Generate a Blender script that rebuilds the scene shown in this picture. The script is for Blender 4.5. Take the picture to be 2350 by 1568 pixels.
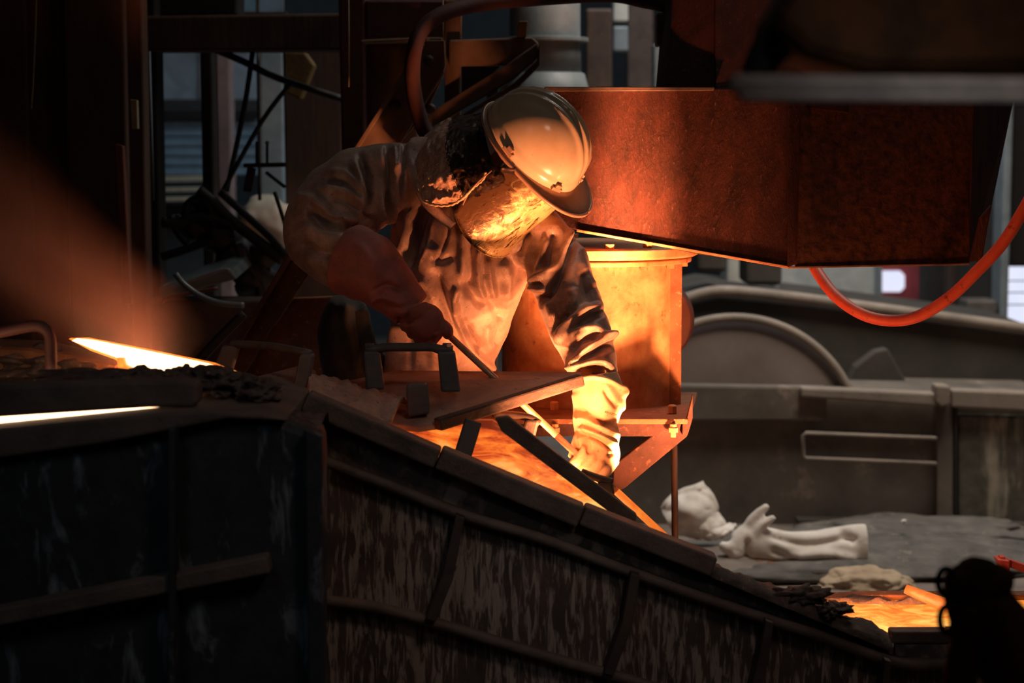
import bpy, bmesh, math, random
import numpy as np
from mathutils import Vector, Matrix, noise
for o in list(bpy.data.objects): bpy.data.objects.remove(o)
random.seed(7)
SC = bpy.context.scene
COL = SC.collection
# ------------------------------------------------------------------ camera
FPX, CX, CY = 4500.0, 1175.0, 784.0
PITCH = math.radians(6.0)
CAMZ = 1.65
cp, sp = math.cos(PITCH), math.sin(PITCH)
cam = bpy.data.cameras.new('camera'); cam.sensor_width = 36; cam.lens = FPX/2350*36
cam.clip_start = 0.1; cam.clip_end = 100
cam.dof.use_dof = True; cam.dof.focus_distance = 5.15; cam.dof.aperture_fstop = 2.8
camo = bpy.data.objects.new('camera', cam); COL.objects.link(camo)
camo.location = (0, 0, CAMZ); camo.rotation_euler = (math.pi/2-PITCH, 0, 0)
SC.camera = camo
# ------------------------------------------------------------------ world and light
SC.view_settings.view_transform = 'Standard'; SC.view_settings.look = 'None'
SC.view_settings.gamma = 1; SC.view_settings.exposure = 0.0; SC.view_settings.use_curve_mapping = False
SC.cycles.use_denoising = True
SC.cycles.max_bounces = 5; SC.cycles.volume_bounces = 1
w = bpy.data.worlds.new('world'); SC.world = w; w.use_nodes = True
w.node_tree.nodes['Background'].inputs[0].default_value = (0.55, 0.75, 1.0, 1)
w.node_tree.nodes['Background'].inputs[1].default_value = 0.006

def P(px, py, Y):
    u = (px-CX)/FPX; v = -(py-CY)/FPX
    d = Vector((u, cp+v*sp, -sp+v*cp))
    return Vector((0, 0, CAMZ)) + d*(Y/d.y)
def PXY(p):                                   # world -> photo pixel
    r = p-Vector((0, 0, CAMZ)); f = r.y*cp-r.z*sp; u = r.y*sp+r.z*cp
    return CX+FPX*r.x/f, CY-FPX*u/f
def area(name, loc, target, size, power, color, sy=None, spread=None):
    l = bpy.data.lights.new(name, 'AREA'); l.energy = power; l.color = color
    l.shape = 'RECTANGLE'; l.size = size; l.size_y = sy or size
    if spread: l.spread = math.radians(spread)
    o = bpy.data.objects.new(name, l); COL.objects.link(o); o.location = loc
    o.rotation_euler = (Vector(target)-Vector(loc)).to_track_quat('-Z', 'Y').to_euler()
    return o
FIRE = (1.0, 0.32, 0.12)
# molten stream light, inside the open channel in front of the worker
area('stream_light', P(1262, 1200, 4.88), P(1262, 500, 5.3), 0.06, 7.5, FIRE, 0.06)
area('gap_light', P(1318, 1088, 4.765), P(1290, 380, 5.1), 0.05, 2.6, FIRE, 0.03)
area('gap_light_right', P(1452, 1192, 4.80), P(1415, 470, 5.45), 0.04, 7.0, FIRE, 0.03, 22)
area('gap_light_front', P(1345, 1112, 4.635), P(1200, 420, 5.13), 0.04, 6.2, FIRE, 0.02, 84)
area('stream_light_lower', P(1790, 1392, 4.80), P(1440, 650, 5.55), 0.08, 8.5, FIRE, 0.08, 60)
area('pool_light', P(330, 868, 4.50), P(150, 400, 4.45), 0.35, 2.0, (1.0, 0.25, 0.10), 0.12, 120)
area('basin_light', P(2000, 1440, 4.78), P(1800, 1250, 7.2), 0.30, 9, FIRE, 0.15)
area('bay_lamp', (1.9, 7.2, 4.6), (1.6, 8.2, 0.4), 1.6, 60, (1.0, 0.87, 0.74), None, 110)
area('bay_lamp_far', (0.9, 9.4, 4.5), (1.9, 12, 0.8), 1.5, 60, (0.85, 0.92, 1.0))
area('yard_daylight', (-1.6, 10.4, 4.2), (-1.6, 13, 1.4), 1.6, 16, (0.55, 0.78, 1.0))
area('skylight', (0.7, 5.3, 4.6), (0.25, 5.1, 1.5), 0.2, 1.3, (0.85, 0.92, 1.0))
area('tank_fill', (-1.4, 1.6, 2.8), P(350, 1300, 3.9), 0.8, 0.30, (0.60, 0.82, 1.0), None, 60)  # added cool fill with no seen source, lifts the dark tank wall
area('launder_fill', (0.9, 2.3, 3.0), P(1150, 1330, 4.5), 0.5, 0.75, (1.0, 0.80, 0.68), None, 55)  # unseen fill added to brighten the streaked launder side
area('bar_fill', (0.75, 1.0, 2.5), P(2150, 200, 2.35), 0.12, 0.05, (1.0, 0.92, 0.85), None, 20)  # added lamp without a seen source, only brightens the blurred bar
area('front_fill', (1.2, 1.4, 3.6), (0.8, 4.6, 1.7), 0.8, 1.0, (1.0, 0.50, 0.32))  # unseen warm fill added in front to lift the dark areas

# ------------------------------------------------------------------ materials
def mat_base(name):
    m = bpy.data.materials.new(name); m.use_nodes = True
    nt = m.node_tree; b = nt.nodes['Principled BSDF']
    return m, nt, b
def N(nt, t, **k):
    n = nt.nodes.new(t)
    for a, v in k.items(): setattr(n, a, v)
    return n
def coords(nt, scale=(1, 1, 1), rot=(0, 0, 0)):
    tc = N(nt, 'ShaderNodeTexCoord'); mp = N(nt, 'ShaderNodeMapping')
    mp.inputs['Scale'].default_value = scale; mp.inputs['Rotation'].default_value = rot
    nt.links.new(tc.outputs['Object'], mp.inputs['Vector']); return mp.outputs['Vector']
def ntex(nt, vec, scale, detail=6, rough=0.6, dist=0):
    n = N(nt, 'ShaderNodeTexNoise'); n.inputs['Scale'].default_value = scale
    n.inputs['Detail'].default_value = detail; n.inputs['Roughness'].default_value = rough
    n.inputs['Distortion'].default_value = dist
    nt.links.new(vec, n.inputs['Vector']); return n.outputs['Fac']
def ramp(nt, fac, stops):
    r = N(nt, 'ShaderNodeValToRGB'); e = r.color_ramp.elements
    while len(e) < len(stops): e.new(0.5)
    for i, (p, c) in enumerate(stops): e[i].position = p; e[i].color = (*c, 1) if len(c) == 3 else c
    nt.links.new(fac, r.inputs[0]); return r.outputs[0]
def bumpn(nt, h, b, strength, dist=0.01, prev=None):
    n = N(nt, 'ShaderNodeBump'); n.inputs['Strength'].default_value = strength; n.inputs['Distance'].default_value = dist
    nt.links.new(h, n.inputs['Height'])
    if prev: nt.links.new(prev, n.inputs['Normal'])
    nt.links.new(n.outputs[0], b.inputs['Normal']); return n.outputs[0]
def mix(nt, a, b_, fac, mode='MIX'):
    m = N(nt, 'ShaderNodeMix', data_type='RGBA', blend_type=mode)
    for s, v in ((m.inputs[6], a), (m.inputs[7], b_)):
        if isinstance(v, tuple): s.default_value = (*v, 1)
        else: nt.links.new(v, s)
    if isinstance(fac, float): m.inputs[0].default_value = fac
    else: nt.links.new(fac, m.inputs[0])
    return m.outputs[2]
def rusty(name, c1, c2, scale=9, rough=0.75, metal=0.2, bump=0.4, c3=None, s3=40, stretch=(1, 1, 1)):
    m, nt, b = mat_base(name); v = coords(nt, stretch)
    f = ntex(nt, v, scale, 8, 0.65, 0.3)
    col = ramp(nt, f, [(0.32, c1), (0.68, c2)])
    f2 = ntex(nt, v, s3, 5, 0.7)
    if c3: col = mix(nt, col, c3, ramp(nt, f2, [(0.60, (0, 0, 0)), (0.70, (1, 1, 1))]))
    nt.links.new(col, b.inputs['Base Color']); b.inputs['Roughness'].default_value = rough
    b.inputs['Metallic'].default_value = metal
    bumpn(nt, f2, b, bump, 0.006); return m
def plain(name, c, rough=0.6, metal=0.0, bump=0.1):
    return rusty(name, tuple(x*0.8 for x in c), tuple(min(1, x*1.15) for x in c), 12, rough, metal, bump)
def glow(name, stops, scale, strength, stretch=(1, 1, 1), dist=1.0):
    m, nt, b = mat_base(name); v = coords(nt, stretch)
    f = ntex(nt, v, scale, 9, 0.62, dist); col = ramp(nt, f, stops)
    nt.links.new(col, b.inputs['Emission Color']); b.inputs['Emission Strength'].default_value = strength
    b.inputs['Base Color'].default_value = (0.05, 0.02, 0.01, 1); b.inputs['Roughness'].default_value = 0.6
    bumpn(nt, f, b, 0.5, 0.01); return m
def drips(name, dark, light, amount=0.56, sc=(34, 34, 5.5), rotz=0.0, rough=0.7):
    m, nt, b = mat_base(name); v = coords(nt, sc, (0, rotz, 0))
    f = ntex(nt, v, 1.0, 5, 0.6, 0.5)
    v2 = coords(nt, (1, 1, 1)); g = ntex(nt, v2, 5, 4, 0.5)
    mm = N(nt, 'ShaderNodeMath', operation='ADD'); nt.links.new(f, mm.inputs[0])
    g2 = N(nt, 'ShaderNodeMath', operation='MULTIPLY'); nt.links.new(g, g2.inputs[0]); g2.inputs[1].default_value = 0.35
    nt.links.new(g2.outputs[0], mm.inputs[1])
    msk = ramp(nt, mm.outputs[0], [(amount+0.10, (0, 0, 0)), (amount+0.22, (1, 1, 1))])
    base = ramp(nt, ntex(nt, v2, 16, 6, 0.6), [(0.35, dark), (0.7, tuple(x*1.9 for x in dark))])
    nt.links.new(mix(nt, base, light, msk), b.inputs['Base Color'])
    b.inputs['Roughness'].default_value = rough
    p = bumpn(nt, ntex(nt, v2, 60, 4, 0.6), b, 0.3, 0.004)
    bumpn(nt, f, b, 0.5, 0.012, p); return m
M = {}
M['steel_dark'] = rusty('steel_dark', (0.05, 0.035, 0.03), (0.11, 0.075, 0.06), 9, 0.6, 0.3, 0.4)
M['steel_grey'] = rusty('steel_grey', (0.10, 0.09, 0.08), (0.20, 0.17, 0.15), 12, 0.6, 0.3, 0.5)
M['cast_lug'] = rusty('cast_lug', (0.09, 0.085, 0.085), (0.17, 0.155, 0.15), 14, 0.65, 0.3, 0.4)
M['rust_brown'] = rusty('rust_brown', (0.16, 0.065, 0.03), (0.34, 0.15, 0.07), 10, 0.8, 0.1, 0.5, (0.55, 0.33, 0.2), 55)
M['beam_tan'] = rusty('beam_tan', (0.14, 0.085, 0.055), (0.23, 0.15, 0.10), 7, 0.75, 0.1, 0.5, (0.2, 0.1, 0.05), 30)
M['chute'] = rusty('chute', (0.032, 0.010, 0.007), (0.11, 0.032, 0.020), 11, 0.66, 0.2, 0.8, (0.22, 0.09, 0.06), 75, (1.6, 1.6, 0.55))
M['chute_top'] = rusty('chute_top', (0.045, 0.013, 0.008), (0.13, 0.036, 0.022), 11, 0.7, 0.1, 0.8, (0.28, 0.10, 0.06), 75, (1.6, 1.6, 0.55))
M['chute_scale'] = rusty('chute_scale', (0.07, 0.03, 0.02), (0.34, 0.12, 0.05), 42, 0.8, 0.1, 0.8)
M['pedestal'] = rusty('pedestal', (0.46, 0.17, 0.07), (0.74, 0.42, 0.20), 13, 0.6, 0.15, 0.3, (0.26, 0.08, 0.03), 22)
M['plate_dust'] = rusty('plate_dust', (0.24, 0.13, 0.09), (0.44, 0.26, 0.19), 7, 0.9, 0.0, 0.6, (0.08, 0.04, 0.03), 22)
M['clay'] = rusty('clay', (0.32, 0.18, 0.13), (0.55, 0.33, 0.24), 14, 0.95, 0.0, 1.0, (0.12, 0.06, 0.04), 30)
M['rim'] = rusty('rim', (0.09, 0.06, 0.05), (0.19, 0.14, 0.115), 11, 0.7, 0.25, 0.8)
M['drip_wall'] = drips('drip_wall', (0.055, 0.036, 0.030), (0.32, 0.25, 0.21), 0.56, (85, 85, 13), -0.28)
M['drip_upper'] = drips('drip_upper', (0.06, 0.045, 0.04), (0.26, 0.20, 0.17), 0.58, (14, 14, 10), -0.2)
M['tank_wall'] = drips('tank_wall', (0.022, 0.024, 0.026), (0.22, 0.24, 0.25), 0.64, (20, 20, 6), 0.1)
M['tank_ledge'] = rusty('tank_ledge', (0.10, 0.07, 0.06), (0.20, 0.14, 0.11), 9, 0.85, 0.0, 0.8)
M['slag'] = rusty('slag', (0.05, 0.035, 0.03), (0.17, 0.12, 0.10), 18, 0.8, 0.1, 1.0, (0.3, 0.2, 0.16), 60)
M['vessel'] = rusty('vessel', (0.085, 0.072, 0.060), (0.20, 0.17, 0.14), 3, 0.8, 0.0, 0.3, (0.30, 0.24, 0.20), 6)
M['vessel_dark'] = rusty('vessel_dark', (0.045, 0.04, 0.035), (0.08, 0.07, 0.06), 3, 0.85, 0.0, 0.3)
M['vessel_disc'] = rusty('vessel_disc', (0.13, 0.105, 0.09), (0.20, 0.16, 0.14), 3, 0.9, 0.0, 0.2)
M['vessel_olive'] = drips('vessel_olive', (0.075, 0.07, 0.055), (0.40, 0.36, 0.28), 0.62, (9, 9, 1.2))
M['rail_light'] = rusty('rail_light', (0.20, 0.17, 0.14), (0.33, 0.28, 0.235), 5, 0.7, 0.1, 0.3)
M['floor'] = rusty('floor_dust', (0.14, 0.115, 0.10), (0.24, 0.20, 0.17), 4, 0.95, 0.0, 0.6, (0.10, 0.085, 0.075), 14)
M['heap'] = rusty('heap', (0.065, 0.063, 0.058), (0.17, 0.155, 0.14), 6, 0.95, 0.0, 1.0, (0.24, 0.21, 0.18), 18)
M['heap_tan'] = rusty('heap_tan', (0.40, 0.30, 0.20), (0.55, 0.43, 0.30), 9, 0.95, 0.0, 0.7)
M['glove_white'] = rusty('glove_white', (0.62, 0.57, 0.50), (0.88, 0.84, 0.78), 8, 0.9, 0.0, 0.5, (0.26, 0.19, 0.14), 11)
M['duct'] = plain('duct_grey', (0.23, 0.27, 0.29), 0.55, 0.1, 0.2)
M['brown_wall'] = rusty('brown_wall', (0.05, 0.028, 0.02), (0.10, 0.055, 0.04), 4, 0.85, 0.0, 0.4, None, 30, (2, 2, 0.4))
M['red_steel'] = rusty('red_steel', (0.045, 0.015, 0.014), (0.09, 0.028, 0.026), 6, 0.8, 0.1, 0.4)
M['yellow_old'] = rusty('yellow_old', (0.08, 0.045, 0.012), (0.18, 0.11, 0.03), 8, 0.7, 0.0, 0.4)
M['shutter'] = plain('shutter_blue', (0.16, 0.24, 0.30), 0.6, 0.0, 0.1)
M['pale_blue'] = plain('pale_blue', (0.22, 0.30, 0.35), 0.6, 0.0, 0.1)
M['pink_pillar'] = plain('pink_pillar', (0.24, 0.19, 0.19), 0.7)
M['rail_tan'] = plain('rail_tan', (0.34, 0.30, 0.21), 0.7)
M['black'] = plain('black_iron', (0.022, 0.02, 0.02), 0.6, 0.1, 0.4)
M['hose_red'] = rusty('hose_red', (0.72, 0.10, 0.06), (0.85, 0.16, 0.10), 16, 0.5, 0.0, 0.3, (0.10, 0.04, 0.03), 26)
M['hose_brown'] = rusty('hose_brown', (0.13, 0.045, 0.035), (0.21, 0.075, 0.055), 10, 0.6, 0.0, 0.4)
M['hose_grey'] = plain('hose_grey', (0.16, 0.20, 0.21), 0.3)
M['wall_back'] = plain('wall_back', (0.030, 0.040, 0.045), 0.8)
M['white_panel'] = plain('white_panel', (0.55, 0.55, 0.50), 0.6)
M['red_paint'] = plain('red_paint', (0.40, 0.06, 0.07), 0.5)
M['fore_bar'] = rusty('fore_bar', (0.30, 0.28, 0.28), (0.65, 0.60, 0.58), 9, 0.8, 0.0, 0.5)
M['fore_dark'] = rusty('fore_dark', (0.03, 0.016, 0.01), (0.20, 0.085, 0.03), 7, 0.8, 0.0, 0.5)
M['brace_red'] = rusty('brace_red', (0.04, 0.015, 0.012), (0.09, 0.034, 0.025), 14, 0.8, 0.1, 0.7, (0.22, 0.08, 0.045), 40)
M['flange_dark'] = rusty('flange_dark', (0.03, 0.018, 0.015), (0.07, 0.045, 0.035), 11, 0.8, 0.1, 0.8)
M['iron_rod'] = rusty('iron_rod', (0.45, 0.26, 0.16), (0.62, 0.38, 0.24), 25, 0.4, 0.4, 0.2)
# person
def cloth(name, c1, c2, tw=0.25, rough=0.55):
    m, nt, b = mat_base(name); v = coords(nt)
    f = ntex(nt, v, 12, 8, 0.68, 0.3); col = ramp(nt, f, [(0.36, c1), (0.62, c2)])
    d = ntex(nt, v, 170, 3, 0.6); col = mix(nt, col, tuple(x*0.35 for x in c1), ramp(nt, d, [(0.64, (0, 0, 0)), (0.72, (1, 1, 1))]))
    nt.links.new(col, b.inputs['Base Color']); b.inputs['Roughness'].default_value = rough
    b.inputs['Sheen Weight'].default_value = 0.2
    wv = N(nt, 'ShaderNodeTexWave', wave_type='BANDS', bands_direction='DIAGONAL'); wv.inputs['Scale'].default_value = 210
    wv.inputs['Distortion'].default_value = 0.6
    nt.links.new(v, wv.inputs['Vector'])
    p = bumpn(nt, wv.outputs[1], b, tw, 0.0012)
    bumpn(nt, ntex(nt, v, 34, 4, 0.6), b, 0.35, 0.006, p); return m
M['jacket'] = cloth('jacket_cloth', (0.24, 0.135, 0.10), (0.52, 0.34, 0.26), 0.25, 0.42)
M['trousers'] = cloth('trousers_cloth', (0.025, 0.028, 0.024), (0.05, 0.052, 0.045), 0.5, 0.8)
M['glove_tan'] = cloth('glove_tan', (0.52, 0.30, 0.15), (0.70, 0.46, 0.26), 0.05, 0.6)
M['glove_red'] = cloth('glove_brown_red', (0.30, 0.09, 0.065), (0.48, 0.12, 0.085), 0.05, 0.7)
M['skin'] = plain('skin', (0.5, 0.3, 0.22), 0.5)
m, nt, b = mat_base('helmet_shell'); M['helmet'] = m; v = coords(nt)
col = ramp(nt, ntex(nt, v, 14, 6, 0.6), [(0.35, (0.50, 0.39, 0.27)), (0.7, (0.62, 0.50, 0.36))])
col = mix(nt, col, (0.16, 0.09, 0.05), ramp(nt, ntex(nt, v, 55, 3, 0.7), [(0.70, (0, 0, 0)), (0.76, (1, 1, 1))]))
nt.links.new(col, b.inputs['Base Color']); b.inputs['Roughness'].default_value = 0.22; b.inputs['Coat Weight'].default_value = 0.5
b.inputs['Coat Roughness'].default_value = 0.08
M['helmet_rim'] = plain('helmet_rim', (0.34, 0.20, 0.13), 0.35)
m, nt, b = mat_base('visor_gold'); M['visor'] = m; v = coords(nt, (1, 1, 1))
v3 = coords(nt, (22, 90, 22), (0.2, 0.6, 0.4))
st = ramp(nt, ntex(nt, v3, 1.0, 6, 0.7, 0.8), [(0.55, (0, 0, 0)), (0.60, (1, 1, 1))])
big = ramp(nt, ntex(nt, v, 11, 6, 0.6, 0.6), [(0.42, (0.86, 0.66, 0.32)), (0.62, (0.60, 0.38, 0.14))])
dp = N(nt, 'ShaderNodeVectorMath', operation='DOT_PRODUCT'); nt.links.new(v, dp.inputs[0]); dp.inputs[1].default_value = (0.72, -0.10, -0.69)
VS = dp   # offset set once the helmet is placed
sm = N(nt, 'ShaderNodeMath', operation='MULTIPLY_ADD'); nt.links.new(dp.outputs['Value'], sm.inputs[0]); VISOR_DARK = sm
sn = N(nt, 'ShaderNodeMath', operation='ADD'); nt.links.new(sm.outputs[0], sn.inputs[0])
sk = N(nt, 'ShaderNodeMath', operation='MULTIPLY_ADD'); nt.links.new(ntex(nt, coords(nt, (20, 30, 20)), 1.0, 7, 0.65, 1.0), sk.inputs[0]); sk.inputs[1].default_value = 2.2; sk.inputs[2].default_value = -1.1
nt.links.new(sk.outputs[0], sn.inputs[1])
side_dark = ramp(nt, sn.outputs[0], [(0.25, (1, 1, 1)), (0.75, (0, 0, 0))])  # gold gets darker away from the shield front, broken up by noise
nt.links.new(mix(nt, mix(nt, big, (0.13, 0.065, 0.03), side_dark), (0.06, 0.03, 0.015), st), b.inputs['Base Color'])
b.inputs['Metallic'].default_value = 0.35; b.inputs['Roughness'].default_value = 0.30; b.inputs['Coat Weight'].default_value = 0.4
bumpn(nt, ntex(nt, v3, 1.3, 5, 0.6, 0.5), b, 0.5, 0.004)
m, nt, b = mat_base('foil'); M['foil'] = m; v = coords(nt)
f = ntex(nt, v, 40, 8, 0.7, 1.2)
nt.links.new(ramp(nt, f, [(0.35, (0.42, 0.22, 0.15)), (0.65, (0.80, 0.52, 0.38))]), b.inputs['Base Color'])
b.inputs['Metallic'].default_value = 0.2; b.inputs['Roughness'].default_value = 0.38
vv = N(nt, 'ShaderNodeTexVoronoi', feature='DISTANCE_TO_EDGE'); vv.inputs['Scale'].default_value = 42; nt.links.new(v, vv.inputs['Vector'])
p = bumpn(nt, vv.outputs[0], b, 0.5, 0.01); bumpn(nt, f, b, 0.9, 0.012, p)
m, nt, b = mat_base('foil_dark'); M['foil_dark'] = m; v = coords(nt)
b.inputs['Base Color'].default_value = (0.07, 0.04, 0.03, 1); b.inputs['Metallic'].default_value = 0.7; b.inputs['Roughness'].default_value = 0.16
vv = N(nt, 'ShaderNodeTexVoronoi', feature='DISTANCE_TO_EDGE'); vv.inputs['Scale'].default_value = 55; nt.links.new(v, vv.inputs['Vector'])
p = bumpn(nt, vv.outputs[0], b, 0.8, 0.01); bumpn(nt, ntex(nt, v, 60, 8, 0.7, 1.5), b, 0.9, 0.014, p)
# incandescent things
M['molten'] = glow('molten_metal', [(0.3, (1, 0.50, 0.20)), (0.7, (1, 0.74, 0.50))], 6, 4.5)
M['molten_edge'] = glow('molten_edge', [(0.3, (1, 0.12, 0.01)), (0.7, (1, 0.40, 0.05))], 18, 1.6)
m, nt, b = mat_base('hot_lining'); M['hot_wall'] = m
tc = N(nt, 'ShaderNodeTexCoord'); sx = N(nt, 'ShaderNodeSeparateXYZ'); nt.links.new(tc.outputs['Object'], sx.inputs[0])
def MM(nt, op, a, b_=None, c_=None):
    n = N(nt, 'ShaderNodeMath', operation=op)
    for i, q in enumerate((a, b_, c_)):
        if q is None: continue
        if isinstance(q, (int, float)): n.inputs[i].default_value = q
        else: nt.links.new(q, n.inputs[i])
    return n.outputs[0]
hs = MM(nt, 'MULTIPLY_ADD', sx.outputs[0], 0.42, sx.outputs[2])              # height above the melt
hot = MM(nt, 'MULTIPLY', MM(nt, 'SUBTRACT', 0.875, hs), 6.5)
edge = MM(nt, 'MAXIMUM', MM(nt, 'MULTIPLY', MM(nt, 'SUBTRACT', sx.outputs[0], 0.10), 5.5), 0.0)   # glow dimmed at the end to paint in the cover's shadow
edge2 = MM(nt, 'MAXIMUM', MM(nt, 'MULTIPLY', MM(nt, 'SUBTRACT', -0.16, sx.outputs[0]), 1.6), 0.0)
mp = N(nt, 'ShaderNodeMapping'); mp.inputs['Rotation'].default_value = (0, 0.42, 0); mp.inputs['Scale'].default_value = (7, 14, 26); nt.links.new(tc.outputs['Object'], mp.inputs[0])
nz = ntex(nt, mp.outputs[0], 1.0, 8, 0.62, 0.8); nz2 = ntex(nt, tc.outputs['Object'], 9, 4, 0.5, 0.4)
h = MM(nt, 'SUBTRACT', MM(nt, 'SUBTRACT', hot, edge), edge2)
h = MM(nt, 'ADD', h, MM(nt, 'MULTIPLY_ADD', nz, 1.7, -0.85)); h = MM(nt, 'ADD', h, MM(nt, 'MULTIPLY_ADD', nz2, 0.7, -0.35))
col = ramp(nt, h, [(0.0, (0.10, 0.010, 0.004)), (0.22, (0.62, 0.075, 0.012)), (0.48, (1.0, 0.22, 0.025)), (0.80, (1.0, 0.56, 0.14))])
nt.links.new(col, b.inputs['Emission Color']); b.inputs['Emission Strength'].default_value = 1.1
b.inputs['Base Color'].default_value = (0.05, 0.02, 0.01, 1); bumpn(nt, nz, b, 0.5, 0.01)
M['basin_glow'] = glow('basin_glow', [(0.30, (0.75, 0.07, 0.01)), (0.45, (1.0, 0.25, 0.02)), (0.62, (1.0, 0.50, 0.08)), (0.8, (1, 0.7, 0.25))], 16, 1.0, (0.8, 1, 1.3), 1.5)
M['hot_rod'] = glow('hot_rod', [(0.3, (0.85, 0.12, 0.01)), (0.7, (1.0, 0.26, 0.03))], 20, 0.9)
M['day_pane'] = glow('day_pane', [(0.3, (0.72, 0.76, 1.0)), (0.7, (0.86, 0.88, 1.0))], 3, 1.0)
M['dim_pane'] = glow('dim_pane', [(0.35, (0.020, 0.035, 0.045)), (0.7, (0.055, 0.085, 0.11))], 2.2, 0.6, (1, 1, 1.6))
# ------------------------------------------------------------------ mesh helpers
def thing(name, label, cat, base=(0, 0, 0), group=None):
    o = bpy.data.objects.new(name, None); COL.objects.link(o); o.location = base
    o.empty_display_size = 0.1
    o['label'] = label; o['category'] = cat
    if group: o['group'] = group
    return o
def tag(o, label=None, cat=None, group=None, kind=None):
    if label: o['label'] = label
    if cat: o['category'] = cat
    if group: o['group'] = group
    if kind: o['kind'] = kind
    return o
def top(o):
    while o.parent: o = o.parent
    return o
def origin_of(o):
    v = Vector((0, 0, 0))
    while o: v += o.location; o = o.parent
    return v
class MB:
    def __init__(s): s.v = []; s.f = []
    def add(s, vs, fs):
        n = len(s.v); s.v += [Vector(p) for p in vs]; s.f += [tuple(i+n for i in f) for f in fs]; return s
    def prism(s, pts, vec):                        # pts: list of Vector, extruded by vec
        n = len(pts); vec = Vector(vec)
        nrm = Vector((0, 0, 0))
        for i in range(n): nrm += pts[i].cross(pts[(i+1) % n])
        if nrm.dot(vec) > 0: pts = pts[::-1]
        vs = list(pts)+[p+vec for p in pts]
        fs = [tuple(range(n)), tuple(range(2*n-1, n-1, -1))]
        fs += [(i, i+n, (i+1) % n+n, (i+1) % n) for i in range(n)]
        return s.add(vs, fs)
    def slab(s, pp, Y, t):                         # pixel polygon at depth Y (or per point), t metres thick away from the lens
        return s.prism([P(p[0], p[1], p[2] if len(p) > 2 else Y) for p in pp], (0, t, 0))
    def box(s, c, d, rot=None):
        c = Vector(c); vs = []
        for x in (-.5, .5):
            for y in (-.5, .5):
                for z in (-.5, .5):
                    q = Vector((x*d[0], y*d[1], z*d[2]))
                    if rot: q = rot @ q
                    vs.append(c+q)
        return s.add(vs, [(0, 1, 3, 2), (4, 6, 7, 5), (0, 4, 5, 1), (2, 3, 7, 6), (0, 2, 6, 4), (1, 5, 7, 3)])
    def beam(s, a, b, w, h, up=(0, 0, 1)):         # w across, h along 'up'
        a = Vector(a); b = Vector(b); t = (b-a).normalized(); up = Vector(up)
        x = t.cross(up).normalized(); u = x.cross(t).normalized()
        R = Matrix((x, t, u)).transposed()
        return s.box((a+b)/2, (w, (b-a).length, h), R)
    def tube(s, pts, r, n=12, smooth_path=0, cap=True):
        pts = [Vector(p) for p in pts]
        if smooth_path: pts = spline(pts, smooth_path)
        m = len(pts); rr = r if isinstance(r, (list, tuple)) else [r]*m
        if len(rr) != m: rr = [rr[0]+(rr[-1]-rr[0])*i/(m-1) for i in range(m)] if len(rr) == 2 else list(np.interp(np.linspace(0, 1, m), np.linspace(0, 1, len(rr)), rr))
        vs = []; fs = []
        t = (pts[1]-pts[0]).normalized(); ref = Vector((0, 1, 0)) if abs(t.y) < .9 else Vector((1, 0, 0))
        x = t.cross(ref).normalized()
        for i in range(m):
            t = (pts[min(i+1, m-1)]-pts[max(i-1, 0)]).normalized()
            x = (x-t*x.dot(t)).normalized(); y = t.cross(x)
            for k in range(n):
                a = 2*math.pi*k/n; vs.append(pts[i]+(x*math.cos(a)+y*math.sin(a))*rr[i])
        for i in range(m-1):
            for k in range(n):
                k2 = (k+1) % n; fs.append((i*n+k, i*n+k2, (i+1)*n+k2, (i+1)*n+k))
        if cap: fs += [tuple(range(n-1, -1, -1)), tuple(range((m-1)*n, m*n))]
        return s.add(vs, fs)
    def lathe(s, c, axis, prof, n=48, squash=None): # prof: list (radius, height along axis)
        axis = Vector(axis).normalized(); ref = Vector((1, 0, 0)) if abs(axis.x) < .9 else Vector((0, 1, 0))
        x = axis.cross(ref).normalized(); y = axis.cross(x); c = Vector(c)
        vs = []; fs = []; m = len(prof)
        for (r, h) in prof:
            for k in range(n):
                a = 2*math.pi*k/n; vs.append(c+axis*h+(x*math.cos(a)+y*math.sin(a))*max(r, 1e-4))
        for i in range(m-1):
            for k in range(n):
                k2 = (k+1) % n; fs.append((i*n+k, i*n+k2, (i+1)*n+k2, (i+1)*n+k))
        fs += [tuple(range(n-1, -1, -1)), tuple(range((m-1)*n, m*n))]
        return s.add(vs, fs)
    def lump(s, c, r, seed=0, amp=0.35, sub=3, freq=1.6):
        bm = bmesh.new(); bmesh.ops.create_icosphere(bm, subdivisions=sub, radius=1)
        c = Vector(c); r = Vector(r) if not isinstance(r, (int, float)) else Vector((r, r, r)); vs = []
        for v in bm.verts:
            q = v.co.copy(); d = 1+amp*noise.fractal(q*freq+Vector((seed*3.7, seed, 1)), 1.0, 2.0, 4)
            vs.append(c+Vector((q.x*r.x, q.y*r.y, q.z*r.z))*d)
        fs = [tuple(l.vert.index for l in f.loops) for f in bm.faces]; bm.free()
        return s.add(vs, fs)
    def grid(s, rows):
        n = len(rows[0]); vs = [p for r in rows for p in r]
        return s.add(vs, [(i*n+j, i*n+j+1, (i+1)*n+j+1, (i+1)*n+j) for i in range(len(rows)-1) for j in range(n-1)])
    def build(s, name, mat, parent=None, bevel=0, smooth=False, sub=0, solid=0):
        me = bpy.data.meshes.new(name); o = bpy.data.objects.new(name, me); COL.objects.link(o)
        if parent: org = origin_of(parent)
        else:
            org = Vector((sum(v.x for v in s.v)/len(s.v), sum(v.y for v in s.v)/len(s.v), min(v.z for v in s.v)))
        me.from_pydata([v-org for v in s.v], [], s.f); me.update()
        if parent: o.parent = parent
        else: o.location = org
        bm = bmesh.new(); bm.from_mesh(me); bmesh.ops.recalc_face_normals(bm, faces=bm.faces); bm.to_mesh(me); bm.free()
        me.materials.append(M[mat] if isinstance(mat, str) else mat)
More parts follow.
